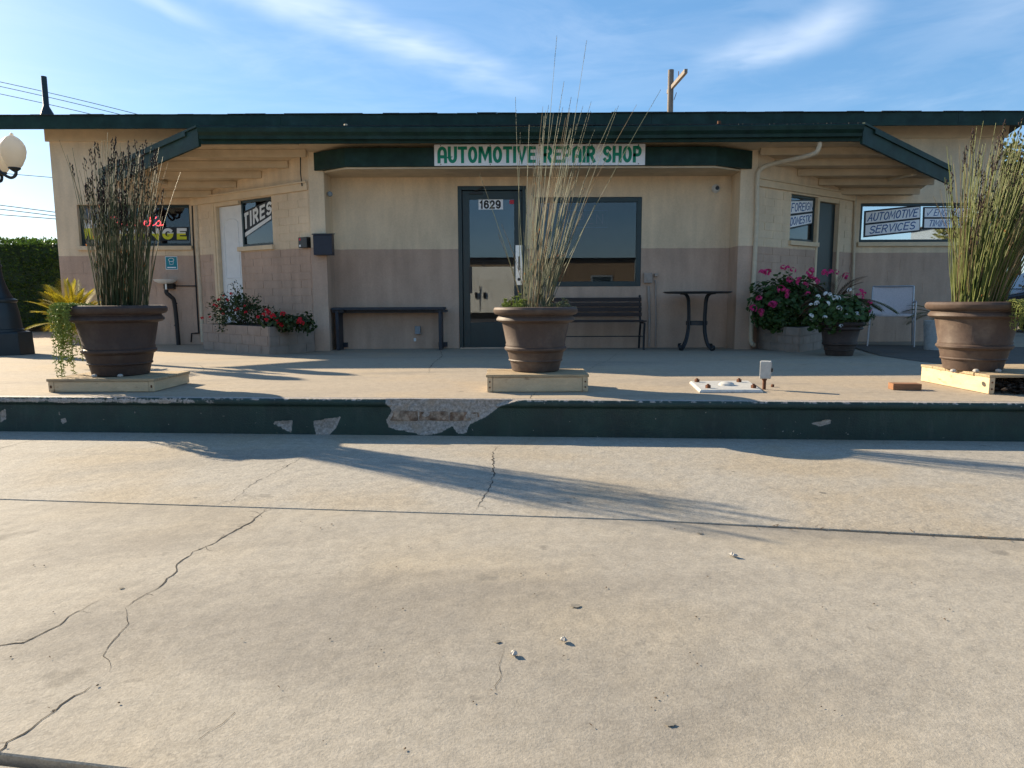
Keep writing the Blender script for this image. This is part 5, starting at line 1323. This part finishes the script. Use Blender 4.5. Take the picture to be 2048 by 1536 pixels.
# block planters
def planter(label, P, z1, nfront, a_far=None):
    zb = min(ZT(v.y) for v in P)
    poly = [(p.x,p.y) for p in P]
    b_ = thing('block_planter', label, 'planter', (sum(p[0] for p in poly)/len(poly), sum(p[1] for p in poly)/len(poly), zb))
    core = MB().prism(poly, zb-.02, z1-.012).build('wall', 'planter_paint', b_, fix=True)
    for i in range(nfront):
        fr, L = frame(Vector((P[i].x,P[i].y,0)), Vector((P[i+1].x,P[i+1].y,0)))
        blocks(core, fr, L, zb, z1, [], .36, (z1-zb)/3, proud=.008, joint=.009, mname='planter_paint')
    c = sum(P, Vector())/len(P)
    MB().prism([tuple(Vector(p).lerp(Vector((c.x,c.y)), .09)) for p in poly], z1-.010, z1-.004).build('soil', 'soil', b_, fix=True)
    return b_
mat('planter_paint', (.29,.225,.18), .85, .12, 7, .003, 70, col2=(.22,.17,.135), c2lo=.55, c2hi=.75, c2scale=5)
def flat(p): return Vector((p.x,p.y,0))
pA, pB, pC = flat(tgnd(408,699)), flat(tgnd(540,710)), flat(tgnd(630,703))
zP = at(540, 653, pB.y).z
def onwall(fr, a, d=.012): return flat(fpt(fr, a, d, 0))
aA = (pA-FL[0]).dot(FL[1])
pl_ = planter('angled taupe block planter with red flowers along the left splayed wall', [pA, pB, pC, onwall(FL, LL-.03, .03), onwall(FL, max(aA-.05,.1), .03)], zP, 2)
qA, qB, qC = flat(tgnd(1514,697)), flat(tgnd(1597,705)), flat(tgnd(1642,697))
zQ = at(1597, 655, qB.y).z
aC = (qC-FR_[0]).dot(FR_[1])
planter('taupe block planter under the pink geraniums by the right downspout', [qA, qB, qC, onwall(FR_, min(aC+.05, LR-.1), .03), onwall(FR_, .10, .03)], zQ, 2)
# left planter plants
rr = random.Random(61)
c0 = at(478, 615, (pA.y+pB.y)/2+.25)
g = thing('flowering_shrub', 'dark leafy shrub with red blooms in the left block planter against the white door', 'shrub', (c0.x, c0.y, zP-.01))
mb = MB(); foliage(mb, (c0.x,c0.y,zP+.17), (.42,.25,.27), 2000, .022, rr, 'leaf', .5, .25)
foliage(mb, (c0.x-.05,c0.y+.05,zP+.42), (.11,.09,.18), 150, .018, rr, 'leaf', .5, .1)
stuff(mb.build('foliage', 'leaf_dark', g))
mb = MB()
for i in range(26):
    a = rr.random()*6.28; mb.tube([(c0.x+jit(.12),c0.y+jit(.08),zP-.02),(c0.x+math.cos(a)*.14,c0.y+math.sin(a)*.08,zP+.14),(c0.x+math.cos(a)*.25,c0.y+math.sin(a)*.14,zP+.28+.08*rr.random())], .004, 4)
for i in range(3): mb.tube([(c0.x-.02,c0.y+.04,zP+.1),(c0.x-.04+jit(.03),c0.y+.04,zP+.35),(c0.x-.05+jit(.06),c0.y+.05,zP+.52)], .003, 4)
stuff(mb.build('stems', 'bark', g))
heads(g, 'red', [at(x,y,c0.y-.2) for x,y in ((447,592),(462,588),(438,600),(428,610),(440,618),(446,628),(470,620),(476,618),(490,612),(455,600),(420,634),(404,636),(433,612),(492,625))], rr, .45, .8)
c1 = at(565, 640, pB.y+.12)
g = thing('geranium', 'low red geranium spilling over the corner of the left block planter', 'geranium', (c1.x,c1.y,zP-.01))
mb = MB(); foliage(mb, (c1.x-.03,c1.y+.06,zP+.05), (.31,.17,.12), 520, .023, rr, 'disc', .5, .3); foliage(mb, (c1.x+.25,c1.y+.12,zP+.05), (.16,.12,.15), 190, .021, rr, 'disc', .4, .3); foliage(mb, (c1.x+.30,c1.y+.08,zP-.04), (.06,.05,.09), 60, .016, rr, 'disc', .4, .2)
stuff(mb.build('foliage', 'leaf_dark', g))
heads(g, 'red', [at(x,y,c1.y-.06) for x,y in ((533,622),(538,626),(528,630),(550,635),(556,645),(552,640),(532,640),(566,628),(600,640),(596,645),(604,646),(545,632),(516,634),(563,650)) ], rr, .6, 1.1)
# right planter: big pink geranium
c2 = at(1572, 605, (qA.y+qB.y)/2+.1)
g = thing('geranium', 'large pink geranium bush over the right block planter', 'geranium', (c2.x,c2.y,zQ-.01))
mb = MB(); foliage(mb, (c2.x-.05,c2.y,c2.z-.03), (.46,.32,.38), 1900, .030, rr, 'disc', .45, .5); foliage(mb, (c2.x-.16,c2.y-.12,c2.z-.24), (.30,.20,.17), 520, .028, rr, 'disc', .45, .3); foliage(mb, (c2.x+.30,c2.y-.02,c2.z-.02), (.25,.25,.37), 640, .027, rr, 'disc', .45, .4)
stuff(mb.build('foliage', 'leaf_mid', g))
mb = MB(); foliage(mb, (c2.x+.14,c2.y-.24,c2.z-.06), (.24,.08,.25), 260, .014, rr, 'leaf', .4, .1); stuff(mb.build('dead_leaves', 'leaf_brown', g))
mb = MB()
for i in range(30):
    a = rr.random()*6.28; mb.tube([(c2.x+jit(.15),c2.y+jit(.1),zQ-.02),(c2.x+math.cos(a)*.2,c2.y+math.sin(a)*.15,c2.z),(c2.x+math.cos(a)*.32,c2.y+math.sin(a)*.2,c2.z+.22+jit(.08))], .005, 4)
stuff(mb.build('stems', 'leaf_mid', g))
heads(g, 'pink', [at(x,y,c2.y-.34) for x,y in ((1525,546),(1537,545),(1532,544),(1586,541),(1623,541),(1618,548),(1622,556),(1632,562),(1568,580),(1562,578),(1575,583),(1571,590),(1579,560),(1600,562),(1518,597),(1550,608),(1545,610),(1506,617),(1523,622),(1520,628),(1615,588),(1611,570),(1567,516+20),(1574,537),(1650,545),(1660,546),(1672,545),(1692,552))], rr, 1.0, 1.6)
# white geranium in a dark pot with palm fronds behind
wy = tgnd(1680, 713).y+.20; wc = at(1679, 690, wy)
potW, zpW = pot('dark brown pot of white geraniums standing on the pavement', (wc.x, wy), .90, 'pot_dark', ZT(wy)+.002)
g = thing('geranium', 'white geranium in the dark pot in front of the pink bush', 'geranium', (wc.x,wy,zpW))
mb = MB(); foliage(mb, (wc.x-.03,wy-.02,zpW+.10), (.37,.30,.23), 1100, .027, rr, 'disc', .4, .4); stuff(mb.build('foliage', 'leaf_mid', g))
heads(g, 'white', [at(x,y,wy-.28) for x,y in ((1660,590),(1652,588),(1670,596),(1676,597),(1636,594),(1622,610),(1634,607),(1622,632),(1650,635),(1693,630),(1714,629),(1682,652),(1699,580),(1655,607),(1678,617))], rr, .55, 1.0)
heads(g, 'pink', [at(x,y,wy-.12) for x,y in ((1722,582),(1728,588),(1738,612),(1741,622),(1726,595),(1716,590),(1740,605))], rr, .5, .9)
def palm(label, c, n, L, m, seed, up=.9, stemh=.1, droop=.9, az=None, w=.02):
    rr = random.Random(seed); b_ = thing('palm_plant', label, 'palm', c); st = MB()
    for i in range(n):
        a = az(rr) if az else i*2.399+rr.uniform(-.3,.3); el = R(rr.uniform(25,80))*up; l = L*rr.uniform(.7,1.1)
        p = Vector(c)+Vector((0,0,stemh)); d = Vector((math.cos(a)*math.cos(el), math.sin(a)*math.cos(el), math.sin(el))); pts = [p.copy()]; k = 14; lf = MB()
        for j in range(k):
            d = (d+Vector((0,0,-droop*.11))).normalized(); p = p+d*(l/k); pts.append(p.copy())
            if j > 2:
                s = d.cross(Vector((0,0,1))).normalized(); 
                for sg in (-1, 1):
                    for h in (0, .5): lf.leaf(p-d*(l/k)*h, s*sg*.8+d*.75+Vector((0,0,-.15)), (0,0,1), l*.34*math.sin(math.pi*(.12+.8*j/k)), w, .1)
        lf.tube(pts, .005, 4, r1=.0015); lf.build('frond', m, b_)
    return b_
palm('brownish palm fronds arching behind the potted white geraniums', (wc.x+.05, wy+.34, .42), 30, .52, 'leaf_brown', 71, 1.0, .08, 1.0, None, .012)
palm('small green palm frond leaning towards the patio chair', (wc.x+.22, wy+.46, .55), 4, .62, 'leaf_olive', 72, .35, .05, .7, lambda r: r.uniform(-.3,.3), .014)
palm('young green palm growing behind the right reed pot beside the bucket', (at(1885,600,10.3).x, 10.3, .24), 12, .62, 'leaf_olive', 73, .8, .08, .8, None, .014)
palm('yellow green palm in the sun behind the left reed pot', (at(148,640,6.9).x, 6.9, .30), 52, .46, 'leaf_yellow', 74, 1.1, .05, .75, None, .012)

# hedge beyond the left corner of the shop
rr = random.Random(81)
hx0, hx1, hy0, hy1 = -18.0, XL-.9, 16.6, 18.4; hz = at(60, 482, hy0).z
h_ = thing('hedge', 'tall clipped green hedge beyond the left end of the shop', 'hedge', ((hx0+hx1)/2, 17.5, ZG))
mb = MB(); mb.box(hx0+.3, hx1-.2, hy0+.22, hy1-.3, .02, hz-.06); mb.build('inner_core', 'leaf_dark', h_)  # solid dark core box added behind the leaves
mb = MB()
for i in range(20000):
    u = rr.random(); x = hx0+(hx1-hx0)*rr.random()
    bump_ = .13*noise.noise(Vector((x*1.3,0,5)))
    if u < .55: p = (x, hy0+abs(rr.gauss(0,.13))+.18*noise.noise(Vector((x*1.5,u*9,0))), .05+(hz-.05)*rr.random()); d = Vector((rr.uniform(-.6,.6),-1,rr.uniform(-.3,.6)))
    elif u < .85: p = (x, hy0+(hy1-hy0)*rr.random(), hz-abs(rr.gauss(0,.10))+bump_+.05); d = Vector((rr.uniform(-.7,.7),rr.uniform(-.7,.7),1))
    else: p = (hx1-abs(rr.gauss(0,.12)), hy0+(hy1-hy0)*rr.random(), .05+hz*rr.random()*.97); d = Vector((1,rr.uniform(-.6,.6),rr.uniform(-.3,.6)))
    mb.leaf(p, d+Vector((rr.uniform(-.8,.8),rr.uniform(-.8,.8),rr.uniform(-.6,.6))), d, rr.uniform(.06,.11), rr.uniform(.03,.055))
stuff(mb.build('foliage', 'leaf_hedge', h_))
gw = tgnd(90, 661); zw = at(90, 634, gw.y).z
o = MB().box(-15, XL-.6, gw.y, gw.y+.2, ZG-.02, zw).build('garden_wall', 'stone_wall', None, bevel=.015); tag(o, 'low weathered stone wall at the foot of the hedge', 'wall')
# tree beyond the right end
def tree(label, c, h, crown, n, m, seed, leaf=.09, trunkr=.12):
    rr = random.Random(seed); b_ = thing('broadleaf_tree', label, 'tree', c); tr = MB(); lf = MB()
    top = Vector((c[0],c[1],c[2]+h*.45)); tr.tube(smoothpath([c, (c[0]+.05,c[1],c[2]+h*.2), tuple(top)],4), trunkr, 9, r1=trunkr*.6)
    for i in range(26):
        d = Vector((rr.gauss(0,1),rr.gauss(0,1),rr.gauss(.25,.7))).normalized(); e = Vector((c[0],c[1],c[2]+h*.68))+Vector((d.x*crown[0],d.y*crown[1],d.z*crown[2]))*rr.uniform(.45,.95)
        tr.tube(smoothpath([tuple(top-Vector((0,0,h*.12*rr.random()))), tuple(top.lerp(e,.5)+Vector((jit(.1),jit(.1),.1))), tuple(e)],3), trunkr*.28, 5, r1=.008)
        foliage(lf, e, (crown[0]*.34,crown[1]*.34,crown[2]*.28), n//26, leaf*.5, rr, 'leaf', .5, .15)
    tr.build('trunk', 'bark', b_); stuff(lf.build('crown', m, b_)); return b_
tree('olive green tree behind the right end of the shop', (at(2035,500,17.0).x, 17.0, ZG), 4.5, (1.55,1.4,1.5), 6500, 'leaf_olive', 91, .13)
tree('leafy tree further behind beyond the parked car', (at(2120,500,26).x, 26, ZG), 5.6, (2.4,2.2,2.0), 5000, 'leaf_mid', 92, .2)

# ================================================================== STREET THINGS
# ornamental lamp post at the left edge
ly = tgnd(0, 713).y+.45; lx = at(-6, 600, ly).x; zb = ZT(ly-.4)-.01
b_ = thing('lamp_post', 'dark green ornamental lamp post with frosted globes on a broad base', 'lamp post', (lx, ly, zb))
z1_ = at(0, 666, ly-.4).z; z2_ = at(0, 598, ly-.2).z
MB().lathe((lx,ly,zb), [(.01,.0),(.385,.0),(.37,z1_-zb-.015),(.355,z1_-zb),(.01,z1_-zb)], 8, smooth=False, phase=R(22.5)).build('plinth', 'lamp_green', b_, bevel=.012)
MB().lathe((lx,ly,z1_), [(.29,0),(.285,.03),(.265,.04),(.24,(z2_-z1_)*.6),(.215,z2_-z1_-.05),(.232,z2_-z1_-.035),(.232,z2_-z1_-.01),(.19,z2_-z1_+.01),(.14,z2_-z1_+.12),(.095,z2_-z1_+.28),(.08,z2_-z1_+.42),(.095,z2_-z1_+.44),(.075,z2_-z1_+.48)], 24).build('bell_base', 'lamp_green', b_)
gz = at(38, 338, ly).z
MB().lathe((lx,ly,z2_+.44), [(.08,0),(.06,gz-z2_-.5),(.085,gz-z2_-.48),(.085,gz-z2_-.40),(.05,gz-z2_-.36),(.03,gz-z2_-.2),(.005,gz-z2_-.12)], 18).build('shaft', 'lamp_green', b_)
for k in range(4):
    a = R(8+90*k); dx, dy = math.cos(a), math.sin(a); ra = .37
    arm = MB().tube(smoothpath([(lx+dx*r, ly+dy*r, gz+z) for r,z in ((.05,.06),(.13,.03),(.22,-.055),(.31,-.105),(.37,-.075),(.385,-.01),(.37,.02))],5), .020, 8).build('arm', 'lamp_green', b_)
    MB().lathe((lx+dx*ra, ly+dy*ra, gz), [(.012,-.03),(.03,-.02),(.06,.004),(.075,.016),(.07,.028),(.01,.028)], 16).build('fitter', 'lamp_green', arm)
    MB().lathe((lx+dx*ra, ly+dy*ra, gz+.028), [(.07,.0),(.10,.045),(.138,.14),(.152,.22),(.142,.29),(.11,.35),(.07,.39),(.035,.41),(.02,.42),(.023,.432),(.006,.452)], 24, cap=True).build('globe', 'globe', b_)

# old utility pole behind the shop
uy = 26.0; p = at(1342, 140, uy); q = at(1341, 225, uy)
b_ = thing('utility_pole', 'weathered timber utility pole with a short crossarm rising behind the roof', 'utility pole', (p.x, uy, ZG))
MB().tube([(q.x,uy,ZG),(p.x,uy,p.z)], .125, 14, r1=.105).build('pole', 'pole_wood', b_)
a_ = at(1372, 142, uy-3.0); c_ = at(1336, 184, uy+1.0); d = (a_-c_).normalized(); up = Vector((0,0,1)); sd_ = d.cross(up).normalized(); up = sd_.cross(d)
vs_ = [tuple(e+sd_*u*.05+up*v*.065) for e in (c_,a_) for u,v in ((-1,-1),(1,-1),(1,1),(-1,1))]
MB().add(vs_, [(3,2,1,0),(4,5,6,7),(0,1,5,4),(1,2,6,5),(2,3,7,6),(3,0,4,7)]).build('crossarm', 'pole_wood', b_, fix=True)
for t in (.15,.62): 
    e = c_.lerp(a_, t); MB().tube([e+Vector((0,0,.06)), e+Vector((0,0,.28))], .014, 6).build('insulator_pin', 'rust', b_)
p2 = at(1352,195,uy-.15); MB().tube([at(1348,200,uy-.15), at(1353,185,uy-.15)], .012, 5).build('step_bolt', 'rust', b_)
# overhead wires
WL = ['upper','middle','lower']
for i, (y0, y1, x1, l) in enumerate(((163,225,270,'uppermost of three thin wires over the roof vent pipe'),(172,225,230,'middle one of three thin wires over the roof vent pipe'),(187,225,170,'lowest of three thin wires over the roof vent pipe'),
       (410,425,115,'uppermost of three dark wires between lamp globes and hedge top'),(418,432,113,'middle one of three dark wires between lamp globes and hedge top'),(429,438,113,'lowest of three dark wires between lamp globes and hedge top'),(346,355,105,'single thin wire beside the lamp globe arm'))):
    sl_ = (y1-y0)/x1; pts = [at(x, y0+sl_*x+.00008*(x-100)**2*(1 if i < 3 else .4), 40) for x in (-900,-600,-300,-100,0,100,200,300,420,700,1000)]
    tag(MB().tube(smoothpath(pts,4), .017 if i not in (3,4,5) else .022, 5).build('overhead_wire', 'cable'), l, 'wire')

# dark car parked beyond the right end of the shop
cyc = 14.4; xc0 = at(2003, 600, cyc).x
b_ = thing('parked_car', 'black car parked beyond the right end of the shop', 'car', (xc0+2.2, cyc+.9, ZG))
side = [(0,.30),(0,.62),(.06,.78),(.95,.92),(1.75,1.40),(2.2,1.46),(3.1,1.42),(3.9,1.0),(4.35,.92),(4.4,.5),(4.35,.28)]
def carbody(w0, w1): pass
mb = MB(); n = len(side)
ins = lambda z: .0 if z < .95 else (.18*(z-.95)/.5)
vs_ = [(xc0+x, cyc+ins(z), z+ZG) for x,z in side]+[(xc0+x, cyc+1.78-ins(z), z+ZG) for x,z in side]
mb.add(vs_, [tuple(range(n)), tuple(range(2*n-1,n-1,-1))]+[(i,n+i,n+(i+1)%n,(i+1)%n) for i in range(n)]); body = mb.build('body', 'car_paint', b_, bevel=.05, fix=True)
glassm = MB().add([(xc0+1.10,cyc+.012,.88),(xc0+2.15,cyc+.012,.88),(xc0+2.15,cyc+.15,1.27),(xc0+1.78,cyc+.15,1.25)], [(0,1,2,3)]).build('side_window', 'window_glass', body)
glassm = MB().add([(xc0+2.25,cyc+.012,.88),(xc0+3.75,cyc+.012,.88),(xc0+3.1,cyc+.15,1.26),(xc0+2.25,cyc+.15,1.27)], [(0,1,2,3)]).build('side_window', 'window_glass', body)
MB().add([(xc0+.97,cyc+.12,.845),(xc0+.97,cyc+1.66,.845),(xc0+1.72,cyc+1.55,1.295),(xc0+1.72,cyc+.23,1.295)], [(3,2,1,0)]).build('windscreen', 'window_glass', body)
for x in (.78, 3.6):
    for y in (cyc-.01, cyc+1.60):
        w = MB().tube([(xc0+x,y,.21),(xc0+x,y+.19,.21)], .31, 24).build('wheel', 'tyre', b_); MB().tube([(xc0+x,y-.006,.21),(xc0+x,y+.02,.21)], .19, 16).build('rim', 'steel', w)
MB().cbox((xc0+.03,cyc+.35,.56), .08,.35,.12).build('headlight', 'white_paint', b_, bevel=.02); MB().cbox((xc0+.03,cyc+1.43,.56), .08,.35,.12).build('headlight', 'white_paint', b_, bevel=.02)

# the street behind the viewpoint, as the glass shows it
vy = -3.1; z0 = ZL
b_ = thing('panel_van', 'white panel van with a black roof rack parked across the driveway from the door', 'van', (-.9, vy-1, z0))
prof_ = [(-3.4,.42),(-3.4,1.95),(-3.3,2.02),(.75,2.02),(1.05,1.9),(1.55,1.28),(1.95,1.1),(2.05,.9),(2.05,.42)]
n = len(prof_); vs_ = [(x,vy-(.0 if z < 1.3 else .07*(z-1.3)/.7),z0+z) for x,z in prof_]+[(x,vy-1.9,z0+z) for x,z in prof_]
body = MB().add(vs_, [tuple(range(n)), tuple(range(2*n-1,n-1,-1))]+[(i,n+i,n+(i+1)%n,(i+1)%n) for i in range(n)]).build('body', 'van_white', b_, bevel=.04, fix=True)
for x in (-1.12, -2.15, .12): MB().box(x, x+.018, vy-.02, vy+.004, z0+.5, z0+1.35).build('door_seam', 'black_plastic', body)
for x in (-1.28, -.99): MB().box(x, x+.09, vy+.0, vy+.03, z0+.92, z0+1.14).build('door_handle', 'black_plastic', body, bevel=.01)
MB().add([(.35,vy-.004,z0+1.30),(1.40,vy-.004,z0+1.30),(1.02,vy-.045,z0+1.80),(.35,vy-.045,z0+1.80)], [(0,1,2,3)]).build('cab_window', 'black_plastic', body)
MB().box(-3.3, 2.0, vy-1.8, vy-.05, z0+.22, z0+.42).build('chassis', 'black_plastic', b_)
for x in (-2.5, 1.3):
    for y in (vy-.22, vy-1.9): 
        w = MB().tube([(x,y,z0+.33),(x,y+.2,z0+.33)], .33, 24).build('wheel', 'tyre', b_); MB().tube([(x,y+.02,z0+.33),(x,y+.206,z0+.33)], .2, 16).build('rim', 'steel', w)
rack = MB()
for y in (vy-.2, vy-1.7):
    rack.tube([(-3.1,y,z0+2.2),(.7,y,z0+2.2)], .025, 6); rack.tube([(-3.1,y,z0+2.33),(.7,y,z0+2.33)], .02, 6)
for x in (-3,-2,-1,0,.6): rack.tube([(x,vy-.2,z0+2.02),(x,vy-.2,z0+2.36)], .02, 6); rack.tube([(x,vy-1.7,z0+2.02),(x,vy-1.7,z0+2.36)], .02, 6); rack.tube([(x,vy-.2,z0+2.2),(x,vy-1.7,z0+2.2)], .02, 6)
rack.build('roof_rack', 'iron', b_)
def far_house(label, x0, x1, y0, y1, h, rh, wm_, rm_, wins):
    b_ = thing('street_building', label, 'building', ((x0+x1)/2, (y0+y1)/2, ZB))
    MB().box(x0,x1,y0,y1,ZB,h).build('wall', wm_, b_)
    MB().add([(x0-.4,y1+.4,h),(x1+.4,y1+.4,h),(x1+.4,y0-.4,h),(x0-.4,y0-.4,h),(x0+1,(y0+y1)/2,h+rh),(x1-1,(y0+y1)/2,h+rh)], [(0,1,5,4),(2,3,4,5),(1,2,5),(3,0,4),(3,2,1,0)]).build('roof', rm_, b_, fix=True)
    for i in range(wins):
        x = x0+(x1-x0)*(i+.5)/wins; w = MB().box(x-.7,x+.7,y1+.005,y1+.05,.9,2.2).build('window', 'far_blue', b_); MB().box(x-.6,x+.6,y1+.051,y1+.056,1.0,2.1).build('pane', 'window_glass', w)
far_house('long brown flat roofed building across the street', -22, 8, -34, -24, 3.3, .25, 'far_wall', 'far_roof', 7)
far_house('blue grey building across the street beside the trees', 12, 24, -30, -22, 3.4, .4, 'far_blue', 'far_roof', 4)
far_house('dark grey warehouse across the street seen in the long window', 33, 52, -34, -24, 6.2, .5, 'far_blue', 'far_roof', 5)
tree('large street tree across the road mirrored in the long window', (29.5,-21,ZB), 8.0, (2.6,2.2,2.4), 2600, 'leaf_olive', 93, .3, .25)
tree('dark street tree across the road beside the tan building', (-12.5,-22,ZB), 5.0, (1.8,1.8,1.7), 1600, 'leaf_mid', 94, .3, .2)
rd = struct(MB().add([(-200,-20,ZB+.004),(200,-20,ZB+.004),(200,-7,ZB+.004),(-200,-7,ZB+.004)], [(0,1,2,3)]).build('road', 'asphalt'))
